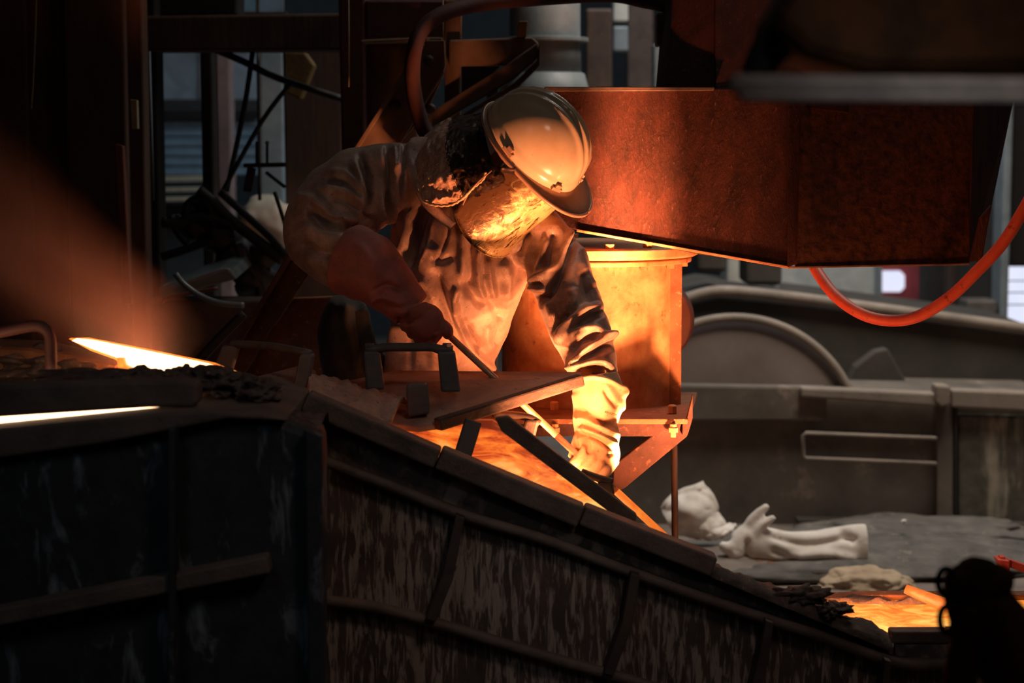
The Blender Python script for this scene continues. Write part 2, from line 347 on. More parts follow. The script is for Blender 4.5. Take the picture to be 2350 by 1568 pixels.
        if smooth:
            for p in me.polygons: p.use_smooth = True
        if solid:
            q = o.modifiers.new('thickness', 'SOLIDIFY'); q.thickness = solid; q.offset = 0
        if bevel:
            q = o.modifiers.new('edge', 'BEVEL'); q.width = bevel; q.segments = 2; q.limit_method = 'ANGLE'; q.angle_limit = math.radians(40)
        if sub:
            q = o.modifiers.new('sub', 'SUBSURF'); q.levels = sub; q.render_levels = sub
        return o
def spline(pts, k=8):
    out = []; p = [pts[0]]+list(pts)+[pts[-1]]
    for i in range(1, len(p)-2):
        a, b, c, d = p[i-1], p[i], p[i+1], p[i+2]
        for j in range(k):
            t = j/k
            out.append(0.5*((2*b)+(c-a)*t+(2*a-5*b+4*c-d)*t*t+(3*b-a-3*c+d)*t**3))
    out.append(pts[-1]); return out
def PP(l, Y=None): return [P(a[0], a[1], a[2] if len(a) > 2 else Y) for a in l]
def hexnut(mb, c, axis, r, h): return mb.lathe(c, axis, [(r, 0), (r, h)], 6)
def rough_slab(mb, p0, p1, back, drop, amp, nx=60, seed=0):   # ragged ridge from p0 to p1: a lumpy crust strip
    rows = []
    prof = [(0.0, -1.0), (0.0, -0.3), (0.12, 0.25), (0.4, 0.5), (0.8, 0.2), (1.0, -1.0)]
    for (b_, u_) in prof:
        row = []
        for i in range(nx+1):
            q = p0.lerp(p1, i/nx); nn = noise.fractal(Vector((q.x*16, b_*4+seed, q.z*10)), 1.0, 2.0, 5)
            row.append(q+Vector((0, back*b_+amp*nn*0.5, drop*u_ + amp*nn*(1.2 if u_ > -0.5 else 0))))
        rows.append(row)
    return mb.grid(rows)
# ------------------------------------------------------------------ room shell
def struct(o): o['kind'] = 'structure'; return o
struct(MB().box((0, 8, -0.05), (14, 20, 0.1)).build('floor', 'floor'))
struct(MB().box((0, 16.1, 2.5), (14, 0.2, 5.2)).build('wall_back', 'wall_back'))
struct(MB().box((0, 8, 5.1), (14, 16.4, 0.1)).build('ceiling', 'wall_back'))
struct(MB().box((-5.5, 8, 2.5), (0.2, 16.4, 5.2)).build('wall_left', 'wall_back'))
struct(MB().box((5.8, 8, 2.5), (0.2, 16.4, 5.2)).build('wall_right', 'wall_back'))
struct(MB().box((0, -0.1, 2.5), (14, 0.2, 5.2)).build('wall_front', 'wall_back'))

# ------------------------------------------------------------------ the sloping launder
YL = 4.5
L = thing('casting_launder', 'long sloping iron launder with drip-streaked side running down beneath the worker', 'launder', P(1300, 1568, 4.6)*1.0)
L.location.z = 0
mb = MB(); mb.slab([(480, 900), (600, 892), (1640, 1318), (2052, 1488), (2180, 1488), (2180, 1580), (2052, 1580), (1600, 1420), (900, 1170), (480, 1010)], YL+0.015, 0.06)
mb.build('upper_wall', 'drip_upper', L, 0.004)
mb = MB(); mb.slab([(560, 985), (738, 1062), (903, 1122), (1056, 1184), (1236, 1238), (1600, 1372), (1768, 1428), (2061, 1526), (2180, 1526), (2180, 1800), (560, 1800)], YL, 0.05)
mb.build('lower_wall', 'drip_wall', L)
# rim plates, angle irons laid end to end
for (a, b_, wd, nm) in (((598, 884), (700, 922), 0.052, 0), ((702, 918), (1005, 1050), 0.046, 1), ((1008, 1048), (1332, 1182), 0.050, 2), ((1336, 1178), (1636, 1296), 0.046, 3)):
    p, q = P(*a, YL-0.02), P(*b_, YL-0.02)
    o = MB().beam(p, q, 0.07, wd, (0, 0, 1)).build('rim_plate', 'rim', L, 0.006)
for pts, r in (([(738, 1057), (903, 1119), (1056, 1180), (1236, 1234), (1420, 1303), (1600, 1368), (1768, 1424), (1862, 1453), (2061, 1522), (2180, 1522)], 0.013),
               ([(738, 1378), (850, 1392), (968, 1421), (1121, 1467), (1274, 1513), (1428, 1556), (1600, 1610)], 0.014)):
    mb = MB(); pp = PP(pts, YL-0.03); mb.tube(pp, r, 10, 4)
    for i in range(len(pp)-1): mb.beam(pp[i]+Vector((0, 0.03, 0)), pp[i+1]+Vector((0, 0.03, 0)), 0.06, 0.012, (0, 0, 1))
    mb.build('stiffener', 'rim', L, smooth=True)
for pts in ([(1046, 1182), (1066, 1190), (1040, 1330), (1000, 1428), (978, 1422), (1016, 1320)],
            [(1448, 1315), (1470, 1322), (1450, 1440), (1408, 1552), (1386, 1546), (1428, 1430)],
            [(1758, 1424), (1776, 1430), (1764, 1520), (1740, 1600), (1720, 1600), (1742, 1510)],
            [(2032, 1515), (2046, 1519), (2040, 1600), (2022, 1600)]):
    MB().slab(pts, YL-0.075, 0.075).build('gusset', 'steel_dark', L, 0.002)
# crust on the lower rim
mb = MB(); rough_slab(mb, P(1600, 1292, 4.47), P(2050, 1478, 4.47), 0.13, 0.020, 0.013, 110, 2); mb.build('rim_crust', 'slag', L, smooth=True)
mb = MB(); rough_slab(mb, P(470, 900, 4.50), P(740, 962, 4.48), 0.10, 0.030, 0.012, 50, 5); mb.build('rim_crust', 'slag', L, smooth=True)
mb = MB(); mb.slab([(2046, 1450), (2180, 1450), (2180, 1478), (2046, 1478)], 4.49, 0.05); mb.build('rim_plate', 'rim', L, 0.005)
mb = MB(); mb.slab([(2054, 1478), (2180, 1478), (2180, 1518), (2054, 1518)], 4.495, 0.02); mb.build('side_panel', 'drip_upper', L, 0.003)
# lining inside, glowing hot
def band(pts_top, pts_bot, Yt, Yb, th=0.03):
    mb = MB(); a = PP(pts_top, Yt); b_ = PP(pts_bot, Yb); n = len(a)
    back = Vector((0, th, 0.0))
    vs = a+b_+[p+back for p in a]+[p+back for p in b_]; fs = []
    for i in range(n-1):
        fs += [(i, i+1, n+i+1, n+i), (2*n+i+1, 2*n+i, 3*n+i, 3*n+i+1), (i+1, i, 2*n+i, 2*n+i+1), (n+i, n+i+1, 3*n+i+1, 3*n+i)]
    return mb.add(vs, fs)
o = band([(880, 962), (1130, 966), (1240, 1030), (1340, 1105), (1440, 1185), (1500, 1240)], [(880, 1000), (1120, 1110), (1220, 1150), (1330, 1200), (1440, 1245), (1500, 1275)], 4.78, 4.60).build('hot_lining', 'hot_wall', L)
o['label'] = 'glowing orange refractory lining'
mb = MB(); mb.slab([(560, 900), (1130, 1030), (1640, 1322), (1640, 1420), (1100, 1200), (560, 1010)], 5.02, 0.05); mb.build('rear_wall', 'steel_dark', L)
mb = MB(); mb.slab([(1640, 1322), (1900, 1440), (1900, 1520), (1640, 1420)], 5.02, 0.05); mb.build('rear_wall', 'steel_dark', L)
mb = MB(); mb.prism(PP([(560, 1040, 4.56), (1640, 1410, 4.56), (1640, 1410, 5.0), (560, 1040, 5.0)]), (0, 0, -0.03)); mb.build('trough_bottom', 'steel_dark', L)
mb = MB(); a = PP([(900, 1105, 4.84), (1640, 1392, 4.84), (1640, 1388, 4.98), (900, 1100, 4.98)]); mb.prism(a, (0, 0, -0.015))
s = mb.build('molten_metal', 'molten_edge'); tag(s, 'molten metal stream glowing orange inside the sloping launder', 'molten metal', kind='stuff')
# right basin
B = thing('collecting_basin', 'iron basin of glowing orange melt at the foot of the launder', 'basin', (P(2000, 1500, 4.8).x, 4.8, 0))
mb = MB(); mb.slab([(1850, 1372), (2000, 1366), (2400, 1366), (2400, 1600), (1900, 1600), (1850, 1440)], 5.05, 0.05); mb.build('rear_wall', 'rust_brown', B, 0.004)
mb = band([(1855, 1376), (1950, 1378), (2060, 1380), (2200, 1380), (2400, 1380)], [(1870, 1432), (1950, 1470), (2060, 1500), (2200, 1500), (2400, 1500)], 5.04, 4.62)
mb.build('glowing_melt', 'basin_glow', B)
rough_slab(MB(), P(1850, 1384, 5.0), P(2300, 1376, 5.0), 0.05, 0.010, 0.010, 60, 9).build('crust_edge', 'slag', B, smooth=True)
mb = MB(); mb.slab([(2180, 1450), (2500, 1450), (2500, 1700), (2180, 1700)], 4.5, 0.05); mb.build('front_wall', 'drip_upper', B)
mb = MB(); p = PP([(2078, 1352, 4.9), (2162, 1386, 4.86), (2200, 1402, 4.84)]); mb.tube(p, [0.012, 0.017, 0.015], 8, 3)
tag(mb.build('red_lit_plank', 'hot_rod', smooth=True), 'plank lying across the glowing basin, the red light on it put in as glow', 'slag')  # red light falling on the plank is put in as emission
for i, (x, y, r, Y, lb) in enumerate(((1835, 1368, (0.055, 0.03, 0.022), 4.5, 'dark lumpy clinker on the launder rim where the crust is thickest'), (1900, 1400, (0.020, 0.03, 0.014), 4.48, 'small dark clinker on the launder rim beside the glowing basin'), (1922, 1398, (0.03, 0.025, 0.014), 4.52, 'rounded dark clinker sitting right at the glowing basin edge'))):
    tag(MB().lump(P(x, y, Y), r, i+3, 0.8, 4, 2.2).build('clinker', 'slag', smooth=True), lb, 'slag', 'clinkers on the launder rim')
H = thing('red_lit_bracket', 'bracket behind the blurred hook, with red light painted into its colour', 'bracket', P(2300, 1340, 5.6))  # firelight on the bracket is painted in as a red base colour
MB().slab([(2290, 1285), (2318, 1288), (2318, 1335), (2308, 1330)], 5.5, 0.06).build('lug', 'hose_red', H, 0.004)
MB().slab([(2296, 1278), (2308, 1278), (2308, 1288), (2296, 1288)], 5.52, 0.03).build('pin', 'hose_red', H, 0.002)
MB().beam(P(2310, 1290, 5.53), P(2420, 1330, 5.53), 0.03, 0.022).build('bar', 'hose_red', H, 0.003)

# ------------------------------------------------------------------ lids over the launder
C = thing('launder_cover', 'rusty flat cover plate with a tall bolted handle lying in front of the worker', 'cover', P(1000, 970, 4.8))
plate = PP([(704, 900, 4.95), (770, 880, 5.0), (905, 850, 5.12), (1333, 853, 4.92), (1334, 868, 4.88), (1005, 972, 4.66), (960, 978, 4.64), (860, 968, 4.70)])
MB().prism(plate, (0, 0, -0.016)).build('plate', 'plate_dust', C, 0.003)
fr = PP([(1336, 862, 4.87), (1336, 874, 4.87), (1170, 930, 4.76), (1005, 975, 4.65)])
mb = MB(); mb.beam(P(1334, 872, 4.87), P(1003, 975, 4.64), 0.030, 0.030, (0, 0, 1)); mb.build('front_flange', 'flange_dark', C, 0.005)
mb = MB(); mb.beam(P(1240, 858, 4.99), P(860, 962, 4.74), 0.012, 0.012, (0, 0, 1)); mb.build('stiffener', 'plate_dust', C, 0.003)
def lug(parent, base, topp, w, d=0.04, mat='cast_lug'):
    mb = MB(); a, b_ = Vector(base), Vector(topp); hx = Vector((w/2, 0, 0)); hy = Vector((0, d/2, 0))
    vs = [a-hx*1.15-hy, a+hx*1.15-hy, a+hx*1.15+hy, a-hx*1.15+hy, b_-hx-hy, b_+hx-hy, b_+hx+hy, b_-hx+hy]
    mb.add(vs, [(0, 3, 2, 1), (4, 5, 6, 7), (0, 1, 5, 4), (1, 2, 6, 5), (2, 3, 7, 6), (3, 0, 4, 7)])
    return mb.build('handle_post', mat, parent, 0.006)
lug(C, P(862, 893, 4.86), P(853, 805, 4.86), 0.040); lug(C, P(1035, 898, 4.80), P(1024, 805, 4.80), 0.042)
mb = MB(); mb.tube(PP([(838, 801, 4.86), (866, 801, 4.86), (888, 797, 4.85), (940, 797, 4.83), (990, 797, 4.81), (1008, 802, 4.80), (1040, 802, 4.80)]), [0.010, 0.012, 0.011, 0.011, 0.011, 0.012, 0.010], 10, 3)
mb.build('handle_bar', 'cast_lug', C, smooth=True)
for x, y, Y in ((848, 797, 4.86), (1026, 797, 4.80)): MB().lathe(P(x, y, Y), (0, 0, 1), [(0.013, 0), (0.013, 0.010)], 6).build('bolt', 'cast_lug', C, 0.002)
MB().slab([(931, 885), (980, 881), (986, 950), (936, 958)], 4.68, 0.05).build('stop_block', 'cast_lug', C, 0.006)
# support strut under the cover
s = MB().beam(P(1086, 968, 4.62), P(1058, 1058, 4.56), 0.042, 0.02, (0, 1, 0)).build('strut', 'steel_dark', None, 0.004)
tag(s, 'short dark iron strut propping the cover against the glowing lining', 'strut')
# clay heap at cover's left side
cl = MB(); rows = []
cy = [(712, 878, 4.80), (760, 878, 4.86), (820, 895, 4.84), (880, 908, 4.80), (935, 925, 4.76)]
cz = [(708, 905, 4.62), (752, 930, 4.62), (810, 955, 4.60), (860, 972, 4.60), (900, 968, 4.61)]
A_, B_ = spline(PP(cy), 10), spline(PP(cz), 10)
for j in range(15):
    t = j/14; row = []
    for i in range(len(A_)):
        q = A_[i].lerp(B_[i], t); nn = noise.fractal(q*34, 1, 2, 5); q = q+Vector((0.006*nn, -0.01*math.sin(t*3.14), 0.024*math.sin(t*3.14)+0.014*nn)); row.append(q)
    rows.append(row)
cl.grid(rows); tag(cl.build('clay_packing', 'clay', smooth=True, solid=0.012), 'reddish lumpy clay packed along the cover plate edge', 'clay')
# second, left cover with handle
D = thing('launder_cover', 'smaller brown cover plate with handle left of the worker, above the rim', 'cover', P(620, 890, 4.8))
MB().prism(PP([(575, 868, 4.8), (690, 838, 5.0), (725, 850, 4.9), (712, 905, 4.62), (640, 885, 4.66)]), (0, 0, -0.014)).build('plate', 'plate_dust', D, 0.003)
lug(D, P(510, 855, 4.92), P(532, 792, 4.92), 0.045); lug(D, P(690, 905, 4.72), P(706, 812, 4.72), 0.034)
MB().tube(PP([(528, 789, 4.92), (570, 791, 4.88), (640, 797, 4.80), (712, 812, 4.72)]), 0.010, 10, 3).build('handle_bar', 'cast_lug', D, smooth=True)
# third lid: seen edge on as a bar
E = thing('launder_cover', 'narrow dark cover seen edge-on, slanting down over the glowing gap to the glove', 'cover', P(1300, 1090, 4.7))
MB().prism(PP([(1136, 960, 4.59), (1165, 955, 4.59), (1462, 1182, 4.58), (1458, 1202, 4.58), (1425, 1196, 4.58), (1150, 990, 4.59)]), (0, 0.025, 0)).build('plate', 'rim', E, 0.004)
lug(E, P(1208, 1010, 4.78), P(1222, 962, 4.78), 0.034, 0.03, 'steel_dark')
lug(E, P(1392, 1135, 4.73), P(1388, 1106, 4.73), 0.036, 0.03, 'steel_dark')
MB().tube(PP([(1130, 950, 4.80), (1180, 953, 4.79), (1215, 960, 4.78), (1236, 974, 4.78)]), [0.009, 0.010, 0.012], 10, 3).build('handle_bar', 'steel_dark', E, smooth=True)
MB().tube(PP([(1335, 1082, 4.75), (1362, 1094, 4.74), (1392, 1104, 4.73), (1402, 1108, 4.73)]), [0.008, 0.010, 0.012], 10, 3).build('handle_bar', 'steel_dark', E, smooth=True)

# ------------------------------------------------------------------ big tank in the lower left, near the lens
T = thing('holding_furnace', 'big dark iron furnace body with whitish drips filling the lower left corner', 'furnace', (P(300, 1568, 4.0).x, 4.1, 0))
MB().slab([(-260, 1060), (0, 1042), (240, 1010), (420, 975), (520, 957), (640, 958), (732, 995), (736, 1060), (735, 1900), (-260, 1900)], 3.92, 0.16).build('body', 'tank_wall', T, 0.02)
MB().slab([(-260, 1010), (0, 985), (200, 965), (370, 948), (470, 944), (600, 950), (660, 966), (520, 962), (420, 982), (240, 1018), (0, 1052), (-260, 1072)], 3.89, 0.45).build('ledge', 'tank_ledge', T, 0.012)
MB().slab([(-260, 890), (0, 884), (400, 872), (452, 880), (455, 925), (440, 936), (340, 936), (120, 950), (-260, 975)], 3.95, 0.07).build('top_slab', 'tank_ledge', T, 0.008)
MB().slab([(-260, 955), (0, 952), (200, 938), (345, 930), (385, 938), (360, 952), (200, 968), (0, 990), (-260, 1010)], 3.99, 0.1).build('glowing_seam', M['molten'], T)
MB().slab([(-260, 985), (0, 980), (200, 962), (360, 946), (400, 938), (370, 956), (200, 976), (0, 998), (-260, 1016)], 3.975, 0.02).build('seam_edge', M['molten_edge'], T)
for (a, b_, c_) in (((-200, 1450), (620, 1290), 0.035), ):
    MB().beam(P(*a, 3.9), P(*b_, 3.9), 0.06, c_).build('stiffener', 'tank_ledge', T, 0.005)
MB().slab([(385, 985), (402, 982), (402, 1900), (385, 1900)], 3.86, 0.06).build('stiffener', 'tank_wall', T, 0.004)
MB().slab([(700, 985), (740, 1000), (740, 1900), (712, 1900)], 3.88, 0.06).build('corner_post', 'tank_wall', T, 0.004)
mb = MB(); rough_slab(mb, P(440, 950, 3.95), P(735, 985, 3.98), 0.2, 0.016, 0.012, 50, 12); mb.build('crust_edge', 'slag', T, smooth=True)
# molten pool on the deck with slag banks
mb = MB(); mb.slab([(165, 782), (200, 785), (350, 815), (480, 842), (545, 862), (520, 872), (400, 880), (290, 870), (284, 838), (272, 822), (215, 802)], 4.42, 0.05)
s = mb.build('molten_pool', 'molten'); tag(s, 'white hot molten metal pool below the smoke', 'molten metal', kind='stuff')
mb = MB(); mb.slab([(158, 778), (200, 777), (350, 806), (490, 835), (552, 858), (560, 868), (520, 878), (400, 886), (286, 876), (278, 840), (266, 826), (208, 805)], 4.475, 0.02)
s = mb.build('pool_edge', 'molten_edge'); tag(s, 'orange glowing fringe behind the white hot pool', 'molten metal', kind='stuff')
mb = MB(); mb.slab([(268, 822), (283, 822), (288, 838), (306, 848), (302, 872), (262, 872), (272, 858)], 4.40, 0.05)
s = mb.build('molten_spill', 'molten_edge'); tag(s, 'orange glowing drip of metal running off the white hot pool', 'molten metal', kind='stuff')
K = [(330, 880, 0.07, 0.026, 'low dark slag bank in front of the white hot pool'), (412, 872, 0.035, 0.024, 'jagged dark slag lump biting into the white hot pool'), (500, 878, 0.055, 0.030, 'dark slag peak to the right of the white hot pool'),
     (90, 842, 0.13, 0.045, 'rough grey slag heap behind the bent pipe'), (215, 870, 0.12, 0.02, 'flat dark slag crust between the pipe and the pool'), (590, 900, 0.05, 0.028, 'grey slag lump at the upper end of the launder rim')]
for i, (x, y, r, h, lb) in enumerate(K):
    tag(MB().lump(P(x, y-(4 if i < 3 else 0), 4.12 if i != 3 else 4.6), (r, 0.08, h), i+20, 0.5, 4, 2.0).build('slag_lump', 'slag', smooth=False), lb, 'slag', 'slag lumps on the furnace deck')
mb = MB(); mb.slab([(-200, 790), (60, 800), (200, 826), (270, 835), (268, 884), (-200, 890)], 4.55, 0.2)
tag(mb.build('deck_block', 'rust_brown', None, 0.02), 'brown refractory block behind the bent pipe at far left', 'block')
mb = MB(); mb.tube(PP([(-60, 772, 4.25), (0, 762, 4.25), (70, 748, 4.25), (98, 752, 4.25), (114, 772, 4.25), (117, 820, 4.25), (117, 862, 4.25)]), 0.013, 12, 5)
tag(mb.build('bent_pipe', 'hose_brown', smooth=True), 'bent iron pipe handle at the far left, lit red at its foot', 'pipe')
# smoke plume
m_, nt, bb = mat_base('smoke'); nt.nodes.remove(bb)
out = [n for n in nt.nodes if n.type == 'OUTPUT_MATERIAL'][0]
tc = N(nt, 'ShaderNodeTexCoord'); sx = N(nt, 'ShaderNodeSeparateXYZ'); nt.links.new(tc.outputs['Object'], sx.inputs[0])
def MT(op, a, b_=None, c_=None):
    n = N(nt, 'ShaderNodeMath', operation=op)
    for i, q in enumerate((a, b_, c_)):
        if q is None: continue
        if isinstance(q, (int, float)): n.inputs[i].default_value = q
        else: nt.links.new(q, n.inputs[i])
    return n.outputs[0]
# local x runs along the plume 0..1 (1 = far end), y and z across
wd = MT('MULTIPLY_ADD', sx.outputs[0], 0.11, 0.13)
r2 = MT('ADD', MT('POWER', MT('DIVIDE', sx.outputs[1], wd), 2.0), MT('POWER', MT('DIVIDE', sx.outputs[2], wd), 2.0))
fall = MT('MAXIMUM', MT('SUBTRACT', 1.0, r2), 0.0)
ends = MT('MULTIPLY', MT('MINIMUM', MT('MAXIMUM', MT('MULTIPLY', sx.outputs[0], 6.0), 0.0), 1.0), MT('MAXIMUM', MT('SUBTRACT', 1.0, MT('MULTIPLY', sx.outputs[0], 0.80)), 0.0))
mp = N(nt, 'ShaderNodeMapping'); mp.inputs['Scale'].default_value = (2.2, 7, 7); nt.links.new(tc.outputs['Object'], mp.inputs[0])
nz = ntex(nt, mp.outputs[0], 1.0, 3, 0.5, 0.4)
dens = MT('MULTIPLY', MT('MULTIPLY', MT('POWER', fall, 1.3), ends), MT('MAXIMUM', MT('MULTIPLY_ADD', nz, 2.6, -0.55), 0.05))
vs_ = N(nt, 'ShaderNodeVolumeScatter'); vs_.inputs['Color'].default_value = (0.95, 0.66, 0.55, 1); vs_.inputs['Anisotropy'].default_value = 0.1
nt.links.new(MT('MULTIPLY', dens, 2.1), vs_.inputs['Density']); nt.links.new(vs_.outputs[0], out.inputs['Volume'])
M['smoke'] = m_
a = P(430, 850, 4.5); b_ = P(-190, 380, 4.5); ax = (b_-a).normalized(); ln = (b_-a).length
mb = MB(); mb.box((0.5, 0, 0), (1.0, 0.66, 0.66))
o = mb.build('smoke_plume', 'smoke'); me = o.data
for v in me.vertices: v.co = v.co + o.location
o.location = a
yv = Vector((0, 1, 0)); zv = ax.cross(yv); R = Matrix((ax, yv, zv)).transposed()
o.rotation_euler = R.to_euler(); o.scale = (ln, 1, 1)
tag(o, 'reddish smoke drifting up to the left from the white hot pool', 'smoke', kind='stuff')
# ------------------------------------------------------------------ the worker
W = thing('person', 'person in brown work jacket and white helmet, bending over the launder with a rod', 'person', (P(990, 900, 5.45).x, 5.45, 0))
def loft(mb, st, n=40, seed=0, wr=0.0, freq=9.0):
    # st: (px,py,Y,half width px across the path, half depth m)
    c = [P(s[0], s[1], s[2]) for s in st]
    k = 8; cs = spline(c, k); rw = np.interp(np.arange(len(cs))/k, range(len(st)), [s[3]*s[2]/FPX for s in st])
    rd = np.interp(np.arange(len(cs))/k, range(len(st)), [s[4] for s in st])
    vs = []; fs = []; m = len(cs); s_len = 0
    for i in range(m):
        t = (cs[min(i+1, m-1)]-cs[max(i-1, 0)]).normalized()
        x = t.cross(Vector((0, 1, 0))).normalized(); y = x.cross(t).normalized()
        if i: s_len += (cs[i]-cs[i-1]).length
        for j in range(n):
            a = 2*math.pi*j/n
            d = 1+wr*noise.noise(Vector((s_len*freq*3+seed*5, math.cos(a)*1.6, math.sin(a)*1.6+s_len*4)))
            vs.append(cs[i]+x*(math.cos(a)*rw[i]*d)+y*(math.sin(a)*rd[i]*d))
    for i in range(m-1):
        for j in range(n):
            j2 = (j+1) % n; fs.append((i*n+j, i*n+j2, (i+1)*n+j2, (i+1)*n+j))
    fs += [tuple(range(n-1, -1, -1)), tuple(range((m-1)*n, m*n))]
    mb.add(vs, fs); return mb
def fuse(mb, voxel, smooth_it=4, sf=0.5):
    me = bpy.data.meshes.new('tmp'); me.from_pydata(mb.v, [], mb.f); bm = bmesh.new(); bm.from_mesh(me)
    bmesh.ops.recalc_face_normals(bm, faces=bm.faces); bm.to_mesh(me); bm.free()
    o = bpy.data.objects.new('tmp', me); COL.objects.link(o)
    q = o.modifiers.new('r', 'REMESH'); q.mode = 'VOXEL'; q.voxel_size = voxel
    q = o.modifiers.new('s', 'SMOOTH'); q.iterations = smooth_it; q.factor = sf
    dg = bpy.context.evaluated_depsgraph_get(); e = o.evaluated_get(dg); m2 = bpy.data.meshes.new_from_object(e)
    n = len(m2.vertices); co = np.empty(n*3); m2.vertices.foreach_get('co', co); co = co.reshape(-1, 3)
    no = np.empty(n*3); m2.vertices.foreach_get('normal', no); no = no.reshape(-1, 3)
    fc = [tuple(p.vertices) for p in m2.polygons]
    bpy.data.objects.remove(o); bpy.data.meshes.remove(me); bpy.data.meshes.remove(m2)
    return co, no, fc
def pix(co):
    x = co[:, 0]; y = co[:, 1]; z = co[:, 2]-CAMZ; f = y*cp-z*sp; u = y*sp+z*cp
    return CX+FPX*x/f, CY-FPX*u/f
def folds(co, no, lst):
    px, py = pix(co); face = np.clip((-no[:, 1]+0.15)/0.5, 0, 1); disp = np.zeros(len(co))
    for pts, amp, wid in lst:
        p = np.array([(a.x, a.y) for a in spline([Vector((q[0], q[1], 0)) for q in pts], 5)])
        d = np.full(len(co), 1e9); tt = np.zeros(len(co)); tot = len(p)-1
        for i in range(tot):
            a, b_ = p[i], p[i+1]; ab = b_-a; L2 = (ab**2).sum()+1e-9
            t = np.clip(((px-a[0])*ab[0]+(py-a[1])*ab[1])/L2, 0, 1)
            dd = np.hypot(px-a[0]-t*ab[0], py-a[1]-t*ab[1]); m_ = dd < d; d[m_] = dd[m_]; tt[m_] = ((i+t)/tot)[m_]
        taper = np.clip(np.minimum(tt, 1-tt)*5+0.25, 0, 1)
        disp += amp*np.exp(-(d/wid)**2)*taper
    return co+no*(disp*face*1.3)[:, None]
def rawmesh(name, co, fc, mat, parent):
    org = origin_of(parent); me = bpy.data.meshes.new(name); me.from_pydata([tuple(c) for c in (co-np.array(org))], [], fc); me.update()
    o = bpy.data.objects.new(name, me); COL.objects.link(o); o.parent = parent; me.materials.append(M[mat])
    for p in me.polygons: p.use_smooth = True
    return o
# body under the clothes, one continuous skin surface
def skinbody():
    J = {'pelvis': (975, 900, 5.48, .13), 'waist': (1010, 790, 5.42, .11), 'chest': (1055, 620, 5.32, .13), 'upper': (1080, 480, 5.27, .10), 'neck': (1120, 405, 5.22, .05),
         'head0': (1165, 385, 5.19, .075), 'head1': (1215, 345, 5.17, .088), 'shl': (1235, 545, 5.22, .06), 'ell': (1335, 740, 5.10, .042), 'wrl': (1368, 960, 4.98, .030),
         'shr': (920, 425, 5.25, .06), 'elr': (745, 545, 5.18, .045), 'wrr': (925, 690, 5.0, .030),
         'hipl': (1030, 930, 5.47, .085), 'hipr': (900, 925, 5.46, .085), 'knl': (1060, 1240, 5.36, .06), 'knr': (850, 1240, 5.34, .06), 'anl': (1055, 1650, 5.42, .04), 'anr': (830, 1650, 5.42, .04)}
    E_ = [('pelvis', 'waist'), ('waist', 'chest'), ('chest', 'upper'), ('upper', 'neck'), ('neck', 'head0'), ('head0', 'head1'), ('upper', 'shl'), ('shl', 'ell'), ('ell', 'wrl'), ('upper', 'shr'), ('shr', 'elr'), ('elr', 'wrr'),
          ('pelvis', 'hipl'), ('pelvis', 'hipr'), ('hipl', 'knl'), ('hipr', 'knr'), ('knl', 'anl'), ('knr', 'anr')]
    names = list(J); me = bpy.data.meshes.new('body'); org = origin_of(W); vs = []
    for k in names:
        q = P(*J[k][:3])
        if k in ('anl', 'anr'): q.z = 0.08
        vs.append(q-org)
    me.from_pydata(vs, [(names.index(a), names.index(b_)) for a, b_ in E_], []); o = bpy.data.objects.new('body', me); COL.objects.link(o); o.parent = W
    o.modifiers.new('skin', 'SKIN')
    for i, k in enumerate(names):
        me.skin_vertices[0].data[i].radius = (J[k][3]*0.8,)*2; me.skin_vertices[0].data[i].use_root = (k == 'pelvis')
    s = o.modifiers.new('sub', 'SUBSURF'); s.levels = 1; s.render_levels = 1; me.materials.append(M['skin']); return o
skinbody()
# trousers and boots
mb = MB()
loft(mb, [(985, 830, 5.44, 118, .13), (975, 930, 5.47, 128, .14), (972, 985, 5.47, 118, .13)])
loft(mb, [(905, 930, 5.46, 74, .09), (860, 1090, 5.40, 68, .085), (845, 1250, 5.35, 62, .075), (835, 1450, 5.38, 56, .065), (830, 1560, 5.40, 58, .07)], wr=.05)
loft(mb, [(1035, 935, 5.47, 74, .09), (1050, 1090, 5.41, 68, .085), (1060, 1250, 5.37, 62, .075), (1058, 1450, 5.40, 56, .065), (1055, 1560, 5.42, 58, .07)], seed=3, wr=.05)
loft(mb, [(800, 690, 5.36, 42, .06), (790, 760, 5.38, 62, .08), (815, 850, 5.42, 74, .09), (870, 960, 5.46, 72, .09)], seed=5, wr=.06)
co, no, fc = fuse(mb, 0.009)
co = folds(co, no, [([(790, 690), (800, 780), (820, 860)], .012, 9), ([(835, 700), (850, 790), (860, 860)], .012, 8), ([(820, 690), (830, 780), (838, 860)], -.012, 7)])
rawmesh('trousers', co, fc, 'trousers', W)
for x, Y in ((833, 5.40), (1055, 5.42)):
    c = P(x, 1500, Y); MB().lump(Vector((c.x, Y-0.06, 0.062)), (0.055, 0.15, 0.062), 1, 0.02, 3).build('boot', 'black', W, smooth=True)
# jacket
mb = MB()
loft(mb, [(1118, 392, 5.22, 62, .075), (1100, 425, 5.24, 120, .10), (1082, 462, 5.26, 178, .125), (1070, 530, 5.28, 176, .14), (1052, 620, 5.30, 158, .145), (1034, 720, 5.35, 140, .14), (1018, 800, 5.40, 122, .14), (1004, 862, 5.43, 124, .15)], 56, wr=.03)
loft(mb, [(1205, 520, 5.22, 78, .085), (1262, 580, 5.19, 70, .085), (1288, 650, 5.15, 74, .085), (1322, 735, 5.10, 70, .08), (1350, 805, 5.05, 62, .072), (1362, 862, 5.02, 54, .062)], 44, 2, .07, 7)
loft(mb, [(985, 420, 5.26, 84, .10), (900, 415, 5.25, 90, .11), (820, 440, 5.22, 98, .11), (752, 495, 5.18, 92, .10), (735, 545, 5.15, 82, .09), (775, 590, 5.10, 70, .08), (830, 620, 5.06, 62, .07)], 44, 4, .08, 7)
